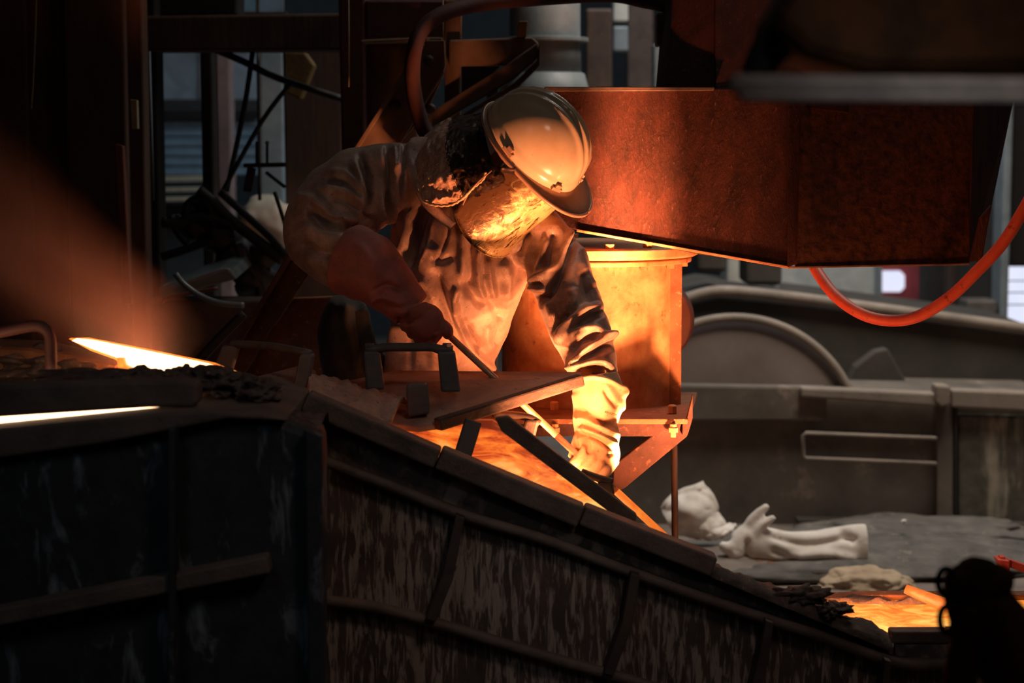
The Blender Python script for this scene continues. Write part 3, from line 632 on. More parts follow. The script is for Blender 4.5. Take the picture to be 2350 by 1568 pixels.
loft(mb, [(940, 372, 5.27, 58, .08), (1010, 380, 5.26, 64, .08), (1090, 400, 5.24, 60, .08)], 30)
co, no, fc = fuse(mb, 0.0052, 3)
V = [ # left sleeve (towards the rod hand)
 ([(1282, 790), (1290, 770), (1318, 762), (1359, 757), (1384, 771), (1408, 775)], .017, 9),
 ([(1307, 836), (1346, 806), (1379, 781), (1404, 773)], .015, 7),
 ([(1300, 845), (1333, 841), (1359, 832), (1384, 834), (1412, 855)], .016, 8),
 ([(1277, 765), (1313, 735), (1343, 712), (1385, 700)], .014, 9),
 ([(1266, 760), (1288, 732), (1320, 708)], -.020, 8),
 ([(1292, 775), (1333, 740), (1390, 712)], -.016, 8),
 ([(1303, 805), (1343, 778), (1375, 772)], -.018, 9),
 ([(1330, 824), (1370, 806), (1408, 790)], -.018, 9),
 ([(1322, 853), (1366, 847), (1410, 872)], -.018, 8),
 ([(1310, 660), (1316, 700), (1300, 725)], .010, 14), ([(1340, 620), (1352, 670), (1370, 700)], -.010, 12), ([(1255, 690), (1270, 730)], .008, 10),
 ([(1250, 618), (1262, 572), (1272, 530)], -.016, 8), ([(1233, 625), (1247, 590), (1258, 545)], .010, 8),
 ([(1213, 648), (1250, 630), (1282, 612), (1302, 569), (1312, 522)], .018, 9),
 ([(1228, 700), (1262, 668), (1292, 608), (1322, 540)], -.026, 10),
 ([(1205, 661), (1240, 664), (1255, 676)], .012, 6), ([(1215, 680), (1240, 684)], -.012, 7),
 ([(1335, 560), (1345, 620), (1365, 660)], .010, 12),
 # front of the torso
 ([(1060, 520), (1063, 580), (1060, 640)], .016, 10), ([(1080, 545), (1083, 622), (1076, 660)], -.014, 8),
 ([(1096, 560), (1096, 642), (1110, 690)], .014, 9), ([(1118, 590), (1125, 650), (1135, 690)], .010, 9), ([(1108, 570), (1112, 640)], -.007, 6),
 ([(1062, 650), (1085, 675), (1112, 708)], -.016, 10), ([(1122, 688), (1140, 710), (1154, 738)], -.014, 11),
 ([(1150, 600), (1165, 640), (1160, 690)], .014, 14), ([(1185, 590), (1195, 560), (1215, 530)], -.014, 10),
 ([(1036, 690), (1051, 744), (1085, 805), (1140, 852)], .022, 8), ([(994, 615), (1014, 683), (1045, 765), (1075, 830)], -.026, 14),
 ([(1069, 745), (1080, 775), (1098, 805)], -.016, 11), ([(1050, 660), (1042, 690), (1048, 720)], .012, 7),
 ([(1120, 745), (1115, 775), (1125, 800)], .010, 9), ([(1150, 760), (1140, 795)], -.010, 6),
 ([(1030, 480), (1026, 545), (996, 611)], -.006, 3), ([(985, 500), (975, 560), (955, 600)], -.004, 3), ([(992, 505), (982, 560), (962, 604)], .004, 4),
 ([(985, 595), (1010, 600), (1040, 590)], -.008, 8), ([(975, 570), (1010, 575)], .008, 6), ([(960, 640), (985, 660), (1000, 690)], .010, 10),
 # shoulder seam and the sleeve towards the camera's left
 ([(975, 475), (950, 545), (928, 625)], -.026, 15), ([(945, 470), (935, 530), (915, 590)], .014, 10),
 ([(825, 355), (847, 420), (846, 480), (835, 510)], -.026, 8), ([(812, 370), (834, 430), (830, 480)], .010, 8),
 ([(887, 330), (893, 420), (886, 490), (880, 510)], -.022, 6), ([(912, 390), (902, 479), (884, 506), (872, 466)], .018, 6), ([(876, 440), (872, 500), (860, 530)], .012, 6),
 ([(927, 330), (925, 396), (911, 450)], -.014, 4), ([(916, 335), (914, 390)], .010, 6), ([(903, 335), (905, 400)], .010, 5),
 ([(710, 485), (745, 512), (822, 522)], -.020, 10), ([(700, 455), (735, 470), (770, 500), (820, 500)], .018, 11), ([(767, 455), (800, 465), (833, 491)], -.014, 8),
 ([(740, 435), (790, 440), (835, 465)], .012, 9), ([(700, 520), (760, 548), (812, 540)], .014, 12), ([(690, 560), (740, 580), (790, 570)], -.018, 12),
 ([(760, 395), (800, 405), (830, 440)], .010, 10), ([(745, 410), (790, 422)], -.010, 7), ([(690, 440), (705, 500), (720, 560)], .008, 14), ([(790, 545), (830, 525), (858, 500)], -.020, 8),
]
co = folds(co, no, V)
rawmesh('jacket', co, fc, 'jacket', W)
# jacket front flap hanging at the hip
mb = MB(); loft(mb, [(955, 755, 5.28, 62, .02), (950, 800, 5.27, 66, .025), (955, 850, 5.25, 78, .03), (955, 880, 5.24, 84, .03)], 30)
co, no, fc = fuse(mb, 0.006, 2); co = folds(co, no, [([(945, 755), (943, 850)], -.010, 5), ([(990, 760), (995, 850)], .006, 8)])
rawmesh('hip_flap', co, fc, 'jacket', W)
# ---- gloves
def glove(Hc, d, backd, wpts, mat, name, thumb_s=1.0):
    d = Vector(d).normalized(); Hc = Vector(Hc)
    wr = Vector(P(*wpts[-1][:3])); wdir = (wr-Hc).normalized(); wp = (wdir-d*wdir.dot(d)).normalized()
    b_ = Vector(backd); b_ = (b_-d*b_.dot(d)-wp*b_.dot(wp)).normalized()
    mb = MB()
    for i in range(4):
        off = d*((i-1.5)*0.0245); R_ = [0.034, 0.036, 0.035, 0.031][i]; pts = []
        pts.append(Hc+off*0.9+wp*0.060+b_*0.022)
        for a in (35, 80, 130, 185, 235, 280):
            aa = math.radians(a); rr = R_*(1.0 if a < 150 else 0.86)
            pts.append(Hc+off+wp*(rr*math.cos(aa))+b_*(rr*math.sin(aa)))
        mb.tube(pts, [0.0145, 0.0145, 0.014, 0.0135, 0.013, 0.012, 0.0105], 12, 4)
    mb.lump(Hc+wp*0.052+b_*0.016, (0.045, 0.03, 0.045), 1, 0.03, 3)
    wm = Hc.lerp(wr, 0.55)
    mb.tube([Hc+wp*0.05+b_*0.012, wm+b_*0.008, wr], [0.040, 0.038, 0.042], 18, 4)
    tb = Hc+wp*0.06-d*0.040*thumb_s
    mb.tube([wm, tb, Hc+wp*0.030-d*0.058*thumb_s-b_*0.012, Hc+wp*0.006-d*0.050*thumb_s-b_*0.030], [0.020, 0.018, 0.015, 0.012], 12, 5)
    loft(mb, wpts[::-1], 36, 6, .06, 8)
    return mb
pd = (P(1540, 1240, 4.86)-P(1005, 748, 4.98)).normalized()
# hand on the lower end of the rod, the gauntlet above it
gp = [(1364, 868, 5.00, 56, .064), (1372, 905, 4.99, 62, .066), (1368, 950, 4.985, 55, .058), (1368, 982, 4.98, 50, .052), (1370, 1000, 4.97, 52, .052), (1362, 1040, 4.96, 56, .046)]
mb = glove(P(1352, 1076, 4.93), pd, (0, -1, 0.1), gp, 'glove_tan', 'glove')
co, no, fc = fuse(mb, 0.0032, 3)
G1 = folds(co, no, [([(1318, 938), (1350, 955), (1385, 972), (1415, 975)], -.020, 8), ([(1322, 960), (1350, 962), (1395, 990), (1418, 1000)], .012, 7),
   ([(1325, 992), (1370, 1008), (1412, 1036)], -.012, 5), ([(1330, 985), (1372, 998), (1416, 1022)], .010, 6), ([(1388, 893), (1400, 915), (1418, 935)], -.008, 6),
   ([(1420, 885), (1438, 912), (1425, 945)], .010, 7), ([(1340, 1000), (1350, 1022), (1352, 1042)], -.008, 5), ([(1330, 1003), (1336, 1030)], .006, 5), ([(1395, 1045), (1412, 1042)], -.008, 5), ([(1318, 875), (1365, 866), (1410, 880), (1435, 910)], .006, 4)])
F1 = fc; rawmesh('glove', G1, fc, 'glove_tan', W)['label'] = 'tan gauntlet glove gripping the lower rod'
gp2 = [(800, 596, 5.03, 84, .085), (842, 615, 5.00, 84, .085), (885, 650, 4.98, 66, .065), (920, 685, 4.975, 54, .052), (945, 712, 4.97, 48, .044)]
mb = glove(P(975, 750, 4.975), pd, (0, -1, 0.3), gp2, 'glove_red', 'glove', -1)
co, no, fc = fuse(mb, 0.0036, 3)
co = folds(co, no, [([(860, 668), (890, 655), (925, 668)], -.012, 7), ([(850, 690), (880, 680), (930, 700)], .010, 8), ([(905, 730), (935, 740), (970, 725)], -.010, 6), ([(910, 715), (950, 712), (985, 700)], .008, 8), ([(820, 560), (850, 600), (870, 640)], .006, 12)])
rawmesh('glove', co, fc, 'glove_red', W)['label'] = 'brownish red gauntlet glove gripping the upper rod'
# lettering on the gauntlet
fcv = bpy.data.curves.new('lettering', 'FONT'); fcv.body = 'socoles'; fcv.size = 0.0115; fcv.shear = 0.25; fcv.align_x = 'CENTER'
to = bpy.data.objects.new('lettering', fcv); COL.objects.link(to)
dg = bpy.context.evaluated_depsgraph_get(); tm_ = bpy.data.meshes.new_from_object(to.evaluated_get(dg)); tv = [v.co.copy() for v in tm_.vertices]; tf = [tuple(p.vertices) for p in tm_.polygons]; bpy.data.objects.remove(to)
from mathutils.bvhtree import BVHTree
bv = BVHTree.FromPolygons([tuple(c) for c in G1], F1)
mid = P(1405, 952, 4.9); ang = math.radians(180-20); vs = []
for v in tv:
    x = v.x*math.cos(ang)-v.y*math.sin(ang); z = v.x*math.sin(ang)+v.y*math.cos(ang)
    q = Vector((mid.x+x, 4.0, mid.z+z)); h = bv.ray_cast(q, Vector((0, 1, 0)))[0]
    vs.append(Vector((q.x, (h.y if h else 4.95)-0.0012, q.z)))
mb = MB().add(vs, tf); mb.build('lettering', 'black', W)
# ---- helmet, local axes F forward, U up, R right
U = Vector((0.60, -0.50, 0.62)).normalized(); F = Vector((0.72, -0.10, -0.69)); F = (F-U*F.dot(U)).normalized(); Rr = F.cross(U)
HC = P(1222, 338, 5.15)
VISOR_DARK.inputs[1].default_value = 9.0; VISOR_DARK.inputs[2].default_value = -9.0*((HC-origin_of(W)).dot(Vector((0.72, -0.10, -0.69)))+0.035)
def HL(f, r, u): return HC+F*f+Rr*r+U*u
Hm = MB(); n = 96; m = 34; rows = []
for i in range(m+1):
    ph = (i/m)*math.pi/2; row = []
    for j in range(n+1):
        th = 2*math.pi*j/n; r_ = math.cos(ph); f = math.cos(th); s_ = math.sin(th)
        x = 0.150*r_*f; y = 0.120*r_*s_; z = 0.150*math.sin(ph)**0.92
        rid = sum(a*math.exp(-((y-c)/0.0060)**2) for c, a in ((0, .0075), (.028, .0065), (-.028, .0065)))
        hgt = math.sin(ph); rid *= min(1, max(0, (hgt-0.22)*3))
        step = 0.003*(1 if hgt < .16 else 0)
        k = 1+(rid+step)/0.14
        row.append(HL(x*k, y*k, z*k))
    rows.append(row)
Hm.grid(rows); HO = Hm.build('helmet', 'helmet', W, smooth=True, solid=0.003); HO['label'] = 'white hard hat with crown ridges and scratches'
rows = []
for (w_, dz) in ((0.0, 0.006), (0.3, -0.001), (0.75, -0.005), (0.93, -0.006), (1.0, -0.009), (0.97, -0.016), (0.6, -0.012), (0.0, -0.008)):
    row = []
    for j in range(n+1):
        th = 2*math.pi*j/n; pk = max(0, math.cos(th))**1.7
        lip = 0.012+0.062*pk; row.append(HL((0.149+lip*w_)*math.cos(th), (0.119+(0.012+0.05*pk)*w_)*math.sin(th), dz-0.008*pk*w_))
    rows.append(row)
MB().grid(rows).build('brim', 'helmet_rim', HO, smooth=True)
rim = [HL((0.149+0.012+0.062*max(0, math.cos(t))**1.7)*math.cos(t), (0.119+0.012+0.05*max(0, math.cos(t))**1.7)*math.sin(t), -0.010-0.008*max(0, math.cos(t))**2.2) for t in [2*math.pi*j/72 for j in range(73)]]
MB().tube(rim, 0.0050, 8).build('brim_edge', 'helmet_rim', HO, smooth=True)
for th, w_ in ((math.radians(100), .034), (math.radians(38), .030), (math.radians(-25), .026)):
    c = HL(0.158*math.cos(th), 0.128*math.sin(th), 0.012); tt = (-F*math.sin(th)*0.15+Rr*math.cos(th)*0.12).normalized()
    ou = (F*math.cos(th)+Rr*math.sin(th)).normalized(); R3 = Matrix((tt, ou, U)).transposed()
    mb = MB(); mb.box(c, (w_, 0.010, 0.012), R3); mb.box(c+U*0.008, (w_*0.55, 0.008, 0.016), R3)
    mb.build('accessory_clip', 'helmet_rim', HO, 0.002)
# visor: a curved gold sheet hung from the brim
rows = []
for i in range(22):
    t = i/21; row = []
    for j in range(49):
        th = math.radians(-98+196*j/48); dd = -0.012-(0.262-0.05*abs(th/1.7)**3)*t
        rad_f = 0.158-0.008*t; rad_s = 0.128+0.006*t
        q = HL(rad_f*math.cos(th), rad_s*math.sin(th), dd); q.y -= 0.105*t; row.append(q)
    rows.append(row)
VO = MB().grid(rows).build('visor', 'visor', W, smooth=True, solid=0.0022); VO['label'] = 'gold-coloured face shield, stained and scratched'
ed = [HL(0.151*math.cos(t), 0.1345*math.sin(t), -0.012-(0.262-0.05*abs(t/1.7)**3)) for t in [math.radians(-98+196*j/40) for j in range(41)]]
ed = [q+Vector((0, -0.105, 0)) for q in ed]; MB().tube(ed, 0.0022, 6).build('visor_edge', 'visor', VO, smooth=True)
kp = HL(0.165*math.cos(1.15), 0.134*math.sin(1.15), -0.045); kd = (F*math.cos(1.15)+Rr*math.sin(1.15)).normalized()
MB().lathe(kp, kd, [(0.013, 0), (0.013, 0.004), (0.009, 0.005), (0.008, 0.008), (0.004, 0.008)], 24).build('visor_knob', 'helmet_rim', VO, smooth=False)
# visor side bracket and a cord
MB().tube([HL(0.02, .13, -.01), HL(-0.02, .138, -.05), HL(-0.05, .13, -.11), HL(-.06, .12, -.17)], [0.010, 0.008, 0.006], 8, 4).build('visor_bracket', 'foil_dark', VO, smooth=True)
# neck cape, crinkled foil cloth
CPX = [[(1128, 258, 5.26), (1112, 300, 5.16), (1128, 360, 5.06), (1158, 408, 5.02), (1150, 424, 5.04)],
       [(1085, 262, 5.28), (1075, 310, 5.12), (1085, 375, 5.03), (1108, 420, 5.02), (1118, 440, 5.05)],
       [(1040, 270, 5.30), (1028, 320, 5.12), (1040, 390, 5.03), (1062, 438, 5.02), (1078, 458, 5.06)],
       [(1008, 285, 5.31), (988, 335, 5.15), (995, 405, 5.07), (1018, 452, 5.05), (1036, 468, 5.08)],
       [(975, 312, 5.31), (955, 360, 5.20), (953, 415, 5.12), (970, 455, 5.09), (990, 470, 5.10)]]
R0 = [spline(PP(r), 12) for r in CPX]; nc = len(R0[0]); cols = [spline([R0[i][j] for i in range(5)], 14) for j in range(nc)]
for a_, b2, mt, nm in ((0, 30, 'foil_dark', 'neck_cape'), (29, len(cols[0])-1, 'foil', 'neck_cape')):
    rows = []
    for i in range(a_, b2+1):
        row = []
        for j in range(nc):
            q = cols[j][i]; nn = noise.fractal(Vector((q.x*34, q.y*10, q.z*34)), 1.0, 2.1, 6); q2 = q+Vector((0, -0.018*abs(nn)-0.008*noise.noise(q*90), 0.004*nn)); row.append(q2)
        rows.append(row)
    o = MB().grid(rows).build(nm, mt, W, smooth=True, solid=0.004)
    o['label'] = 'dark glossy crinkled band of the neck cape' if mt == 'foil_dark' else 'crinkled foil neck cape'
cord = spline(PP([(972, 462, 5.075), (1000, 471, 5.045), (1035, 470, 5.02), (1062, 455, 5.0), (1085, 432, 4.99), (1108, 412, 5.0), (1114, 396, 5.0)]), 10)
cord = [q+Vector((0, 0, 0.0012*math.sin(i*1.7))) for i, q in enumerate(cord)]
MB().tube(cord, 0.0036, 8).build('frayed_cord', 'glove_tan', W, smooth=True)
MB().tube(PP([(1062, 470, 5.02), (1078, 440, 4.99), (1100, 415, 4.985), (1128, 392, 4.99)]), 0.0018, 6, 6).build('visor_strap', 'helmet_rim', W, smooth=True)
# collar
MB().tube(PP([(935, 340, 5.24), (950, 400, 5.14), (985, 470, 5.09), (1040, 520, 5.08)]), [0.014, 0.016, 0.012], 12, 6).build('collar', 'jacket', W, smooth=True)
# ---- the rod in both hands
a, b_ = P(985, 728, 4.985), P(1640, 1338, 4.84)
R_ = thing('stirring_rod', 'long steel rod held in both gloves, hot orange toward the launder', 'rod', tuple(b_))
MB().tube([a, a.lerp(b_, 0.45)], 0.0085, 14).build('upper_shaft', 'iron_rod', R_, smooth=True)
MB().tube([a.lerp(b_, 0.45), a.lerp(b_, 0.66)], 0.0085, 14).build('middle_shaft', 'iron_rod', R_, smooth=True)
MB().tube([a.lerp(b_, 0.66), b_], 0.0095, 14).build('hot_end', 'hot_rod', R_, smooth=True)['label'] = 'glowing orange lower end'
# ------------------------------------------------------------------ pedestal behind the worker
PY = 5.76
Q = thing('pedestal_stand', 'round flanged iron pedestal glowing orange beside the worker', 'pedestal', P(1360, 950, PY))
c = P(1355, 940, PY); r = 205*PY/FPX; top_z = P(1355, 612, PY-r).z
zc = c.z
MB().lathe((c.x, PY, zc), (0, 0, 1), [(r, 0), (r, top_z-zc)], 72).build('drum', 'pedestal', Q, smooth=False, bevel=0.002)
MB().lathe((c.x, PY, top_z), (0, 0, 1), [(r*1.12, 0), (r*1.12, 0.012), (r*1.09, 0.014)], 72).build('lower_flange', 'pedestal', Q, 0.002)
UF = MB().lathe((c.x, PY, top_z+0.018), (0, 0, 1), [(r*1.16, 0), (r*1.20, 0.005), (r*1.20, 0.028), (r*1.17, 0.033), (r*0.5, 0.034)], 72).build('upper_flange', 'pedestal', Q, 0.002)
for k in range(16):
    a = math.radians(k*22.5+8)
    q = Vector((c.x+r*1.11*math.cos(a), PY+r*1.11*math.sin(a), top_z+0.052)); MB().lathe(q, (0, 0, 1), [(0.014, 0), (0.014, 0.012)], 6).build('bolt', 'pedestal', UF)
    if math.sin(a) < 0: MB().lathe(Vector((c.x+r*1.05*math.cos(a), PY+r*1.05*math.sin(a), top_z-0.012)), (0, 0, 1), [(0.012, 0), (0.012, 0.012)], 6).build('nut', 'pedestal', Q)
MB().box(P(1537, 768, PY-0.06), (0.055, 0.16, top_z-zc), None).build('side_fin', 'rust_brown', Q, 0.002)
# base plate
MB().prism(PP([(1060, 962, 5.28), (1578, 962, 5.28), (1600, 900, 5.95), (1060, 900, 5.95)]), (0, 0, -0.014)).build('base_plate', 'rust_brown', Q, 0.002)
MB().slab([(1060, 970), (1564, 970), (1556, 1000), (1500, 1002), (1060, 1002)], 5.30, 0.02).build('angle_iron', 'brace_red', Q, 0.002)
MB().slab([(1576, 962), (1590, 905), (1590, 960), (1578, 1000), (1566, 1000), (1566, 975)], 5.30, 0.02).build('end_plate', 'brace_red', Q, 0.002)
MB().slab([(1500, 998), (1577, 968), (1577, 1002), (1432, 1122), (1406, 1130), (1408, 1068)], 5.32, 0.03).build('brace', 'brace_red', Q, 0.003)
for x, y in ((1543, 940), (1272, 932)):
    q = P(x, y, 5.40); MB().lathe(q, (0, 0, 1), [(0.013, -0.01), (0.013, 0.010), (0.009, 0.013)], 6).build('bolt', 'pedestal', Q)
    q = P(x+2, 992, 5.27); MB().lathe(q, (0, 0, 1), [(0.008, -0.014), (0.008, 0), (0.014, 0), (0.014, 0.012), (0.010, 0.012), (0.010, 0.022)], 6).build('nut', 'pedestal', Q)
s = MB().tube([P(1547, 1000, 5.45), Vector((P(1556, 1300, 5.45).x, 5.45, 0.0))], 0.0095, 12).build('hanging_rod', 'steel_dark', None, smooth=True); tag(s, 'thin dark rod standing below the pedestal bracket', 'rod')
s = MB().lathe(P(1490, 735, 6.15), (0.25, 1, 0), [(0.02, -0.05), (0.08, -0.045), (0.136, -0.02), (0.138, 0.04)], 64).build('motor_end_disc', 'hose_brown', None, 0.003); tag(s, 'dark round disc half hidden behind the pedestal', 'disc')

# ------------------------------------------------------------------ the big steel chute
H = thing('steel_chute', 'huge rusty sheet-steel chute hanging over the pedestal', 'chute', P(1700, 610, 5.4))
YA, YB, YC = 5.50, 5.26, 5.50
def yf(x): return YA+(YB-YA)*(x-1250)/(1812-1250)
MB().slab([(1250, 208, YA+.13), (1636, 204, yf(1636)+.13), (1812, 200, YB+.13), (1812, 612, YB), (1600, 583, yf(1600)), (1325, 528, yf(1325)), (1250, 515, YA)], YA, 0.03).build('front_sheet', 'chute', H, 0.003)
MB().slab([(1250, 199, YA+.11), (1640, 200, yf(1640)+.11), (1638, 208, yf(1640)+.11), (1250, 210, YA+.11)], YA, 0.5).build('top_ledge', 'steel_dark', H, 0.002)
MB().slab([(1549, -60, 5.74), (1640, -60, 5.66), (1640, 204, 5.48), (1528, 206, 5.55)], 5.6, 0.4).build('upper_sheet', 'chute_top', H, 0.003)
MB().slab([(1641, -60, 5.66), (1950, -60, 5.52), (1950, 260, 5.38), (1812, 240, YB+.115), (1641, 230, yf(1640)+.12)], 5.72, 0.03).build('upper_sheet', 'chute_top', H, 0.003)
MB().slab([(1808, 235, YB+.10), (1838, 235, YB+.10), (1830, 590, YB-.015), (1830, 606, YB-.015), (1808, 614, YB-.015)], YB-0.015, 0.015).build('corner_angle', 'chute', H, 0.002)
MB().slab([(1830, 220, YB+0.115), (2240, 220, YC+.1), (2226, 606, YC), (1826, 613, YB)], YB, 0.03).build('side_sheet', 'chute_scale', H, 0.003)
MB().slab([(2236, 200, YC), (2332, 200, YC+0.3), (2250, 600, YC+0.3), (2224, 602, YC)], YC, 0.02).build('end_flange', 'chute', H, 0.003)
MB().slab([(2250, 500, YC-0.03), (2276, 470, YC-0.03), (2254, 600, YC-0.03), (2226, 602, YC-0.03)], YC, 0.02).build('end_strap', 'chute', H, 0.003)
MB().beam(P(1325, 529, yf(1325)-0.005), P(1812, 614, YB-0.005), 0.012, 0.007).build('bottom_edge', 'pedestal', H, 0.001)
MB().beam(P(1812, 614, YB-0.005), P(2222, 606, YC-0.005), 0.012, 0.005).build('bottom_edge', 'pedestal', H, 0.001)
# hose hanging from the chute
mb = MB(); mb.tube(PP([(1850, 575, 5.7), (1878, 628, 5.6), (1920, 682, 5.5), (1980, 722, 5.42), (2045, 736, 5.38), (2110, 725, 5.36), (2180, 682, 5.34), (2240, 625, 5.32), (2300, 560, 5.3), (2350, 480, 5.28), (2420, 350, 5.26)]), 0.0165, 16, 8)
tag(mb.build('sagging_hose', 'hose_red', smooth=True), 'thick red hose sagging in a curve below the steel chute', 'hose')
# ------------------------------------------------------------------ near, out of focus
s = MB(); s.beam(P(1672, 190, 2.35), P(2600, 200, 2.35), 0.04, 0.020).beam(P(1690, 222, 2.35), P(2600, 228, 2.35), 0.05, 0.012)
tag(s.build('blurred_bar', 'fore_bar', None, 0.006), 'long grey bar close to the lens, upper right', 'bar')
s = MB(); s.slab([(1860, -80), (2700, -80), (2700, 168), (1990, 168), (1850, 130), (1780, 60)], 2.6, 0.3); 
tag(s.build('crane_housing', 'fore_dark', None, 0.02), 'dark brown housing above the blurred bar', 'housing')
s = MB(); s.tube(PP([(1900, -60, 2.7), (1840, 30, 2.7), (1770, 110, 2.7), (1730, 180, 2.7)]), [0.045, 0.03, 0.02], 16, 6)
tag(s.build('dark_cable', 'black', smooth=True), 'thick dark cable slanting past the crane housing', 'cable')
G = thing('hoist_hook_block', 'dark out of focus hook block with rings at the lower right', 'hook block', P(2250, 1568, 3.1))
YH = 3.1
mb = MB(); mb.tube(PP([(2215, 1330, YH), (2255, 1405, YH), (2300, 1470, YH), (2400, 1580, YH), (2520, 1700, YH)]), [0.040, 0.058, 0.064, 0.08, 0.08], 20, 5)
mb.lump(P(2245, 1345, YH), (0.058, 0.05, 0.045), 3, 0.15, 4); mb.build('body', 'fore_dark', G, smooth=True)
MB().tube(PP([(2225, 1390, YH-.03), (2215, 1480, YH-.03), (2190, 1640, YH-.03)]), [0.030, 0.026, 0.028], 16, 5).build('shank', 'fore_dark', G, smooth=True)
for x, y, rx, ry in ((2172, 1336, 19, 30), (2172, 1422, 15, 30)):
    MB().tube([P(x+rx*math.cos(t), y+ry*math.sin(t), YH-.02) for t in [2*math.pi*i/24 for i in range(25)]], 0.0055, 8, cap=False).build('ring', 'black', G, smooth=True)

# ------------------------------------------------------------------ background right: mixer vessel
Vv = thing('mixer_vessel', 'grey-brown drum vessel with domed end ring behind the pedestal', 'vessel', (P(1950, 1229, 8.3).x, 8.5, 0))
YV = 8.2
MB().slab([(1520, 720), (1585, 684), (1650, 670), (1800, 684), (2000, 708), (2200, 735), (2420, 765), (2420, 960), (1520, 960)], 8.75, 1.2).build('shell', 'vessel_dark', Vv, 0.03)
mb = MB(); mb.tube(PP([(1560, 690, 8.72), (1650, 668, 8.72), (1800, 680, 8.72), (2000, 706, 8.72), (2200, 733, 8.72), (2420, 764, 8.72)]), 0.025, 10, 5); mb.build('top_rail', 'rail_light', Vv, smooth=True)
cc = P(1672, 1010, 8.5); MB().lathe(cc, (0, -1, 0), [(0.553, 0), (0.553, 0.12), (0.48, 0.15), (0.2, 0.17)], 96).build('end_plate', 'vessel_disc', Vv, smooth=True)
MB().tube([cc+Vector((0.553*math.cos(t), -0.15, 0.553*math.sin(t))) for t in [2*math.pi*i/96 for i in range(97)]], 0.019, 10, cap=False).build('end_ring', 'rail_light', Vv, smooth=True)
MB().slab([(1948, 872), (1962, 842), (2010, 806), (2038, 800), (2085, 885), (1948, 885)], 8.6, 0.1).build('lug_plate', 'vessel_dark', Vv, 0.01)
MB().slab([(1400, 884), (2420, 905), (2420, 1215), (1400, 1240)], YV+0.04, 0.5).build('lower_body', 'vessel', Vv, 0.02)
MB().slab([(1400, 880), (1900, 888), (1895, 968), (1400, 968)], YV-0.02, 0.06).build('upper_band', 'vessel', Vv, 0.012)
MB().slab([(1838, 889), (2152, 903), (2152, 934), (1838, 912)], YV-0.06, 0.08).build('rail', 'rail_light', Vv, 0.010)
MB().slab([(2184, 894), (2420, 904), (2420, 948), (2184, 936)], YV-0.06, 0.08).build('rail', 'rail_light', Vv, 0.010)
MB().slab([(2148, 884), (2182, 886), (2182, 930), (2160, 936), (2148, 925)], YV-0.09, 0.10).build('clamp', 'rail_light', Vv, 0.010)
MB().slab([(2150, 930), (2188, 930), (2188, 1212), (2150, 1212)], YV-0.02, 0.08).build('post', 'vessel', Vv, 0.006)
MB().slab([(2190, 935), (2198, 935), (2198, 1215), (2190, 1215)], YV-0.03, 0.06).build('joint_strip', 'black', Vv)
MB().slab([(2200, 952), (2420, 958), (2420, 1212), (2200, 1208)], YV-0.01, 0.06).build('side_panel', 'vessel_olive', Vv, 0.01)
MB().slab([(1830, 1192), (2420, 1204), (2420, 1222), (1830, 1204)], YV-0.06, 0.08).build('lower_ledge', 'vessel_dark', Vv, 0.006)
for y0 in (994,):
    MB().tube(PP([(2148, 1008, YV-0.03), (2146, 1006, YV-0.09), (1850, 994, YV-0.09), (1843, 1000, YV-0.09), (1843, 1046, YV-0.09), (1850, 1052, YV-0.09), (2146, 1064, YV-0.09), (2148, 1066, YV-0.03)]), 0.0085, 10).build('grab_rail', 'rail_light', Vv, smooth=True)
# floor heaps
for i, (x, y, Y, r, mt, lb) in enumerate(((1950, 1345, 7.5, (0.85, 0.42, 0.085), 'heap', 'wide grey dust heap on the floor before the drum vessel'), (2120, 1255, 8.0, (0.50, 0.2, 0.08), 'heap', 'pale dust heap against the foot of the drum vessel'),
        (1990, 1385, 7.1, (0.17, 0.12, 0.07), 'heap_tan', 'small tan heap of sand behind the glowing basin'), (1640, 1330, 7.4, (0.5, 0.3, 0.08), 'floor', 'low brown dust drift under the white gloves'), (2345, 1410, 6.5, (0.25, 0.2, 0.12), 'floor', 'grey rubble mound behind the blurred hook block'))):
    q = P(x, y, Y); tag(MB().lump((q.x, Y, 0.0), r, i+40, 0.22, 5, 1.8).build('dust_heap', mt, smooth=True), lb, 'heap', 'dust heaps on the floor')
for i, (x, y) in enumerate(((2256, 1262), (2302, 1262), (2188, 1280), (2268, 1254), (2006, 1308), (2075, 1197))):
    tag(MB().lump(P(x, y, 7.6), (0.012, 0.012, 0.009), i, 0.5, 2).build('stone_chip', 'glove_white'), 'tiny pale chip among those scattered on the dust', 'chip', 'pale chips scattered on the dust heap')
# white gloves on the floor
g1 = thing('work_glove', 'crumpled white gauntlet propped up behind the thin rod', 'glove', P(1590, 1245, 7.45))
rows = []
ctl = [[(1516, 1164, 7.46), (1548, 1132, 7.5), (1610, 1104, 7.55)], [(1530, 1195, 7.42), (1580, 1165, 7.38), (1640, 1150, 7.5)], [(1555, 1225, 7.40), (1600, 1205, 7.38), (1652, 1185, 7.5)], [(1600, 1243, 7.38), (1640, 1228, 7.40), (1668, 1205, 7.48)], [(1650, 1240, 7.38), (1680, 1225, 7.40), (1692, 1208, 7.44)]]
R0 = [spline(PP(r), 10) for r in ctl]; cols = [spline([R0[i][j] for i in range(5)], 10) for j in range(len(R0[0]))]
for i in range(len(cols[0])): rows.append([cols[j][i]+Vector((0, -0.05*noise.fractal(cols[j][i]*9, 1, 2, 4), 0.010*noise.noise(cols[j][i]*22))) for j in range(len(cols))])
MB().grid(rows).build('cuff', 'glove_white', g1, smooth=True, solid=0.02)
g2 = thing('work_glove', 'stained white gauntlet lying flat with two raised fingers', 'glove', P(1830, 1300, 7.3))
mb = MB(); YG = 7.3
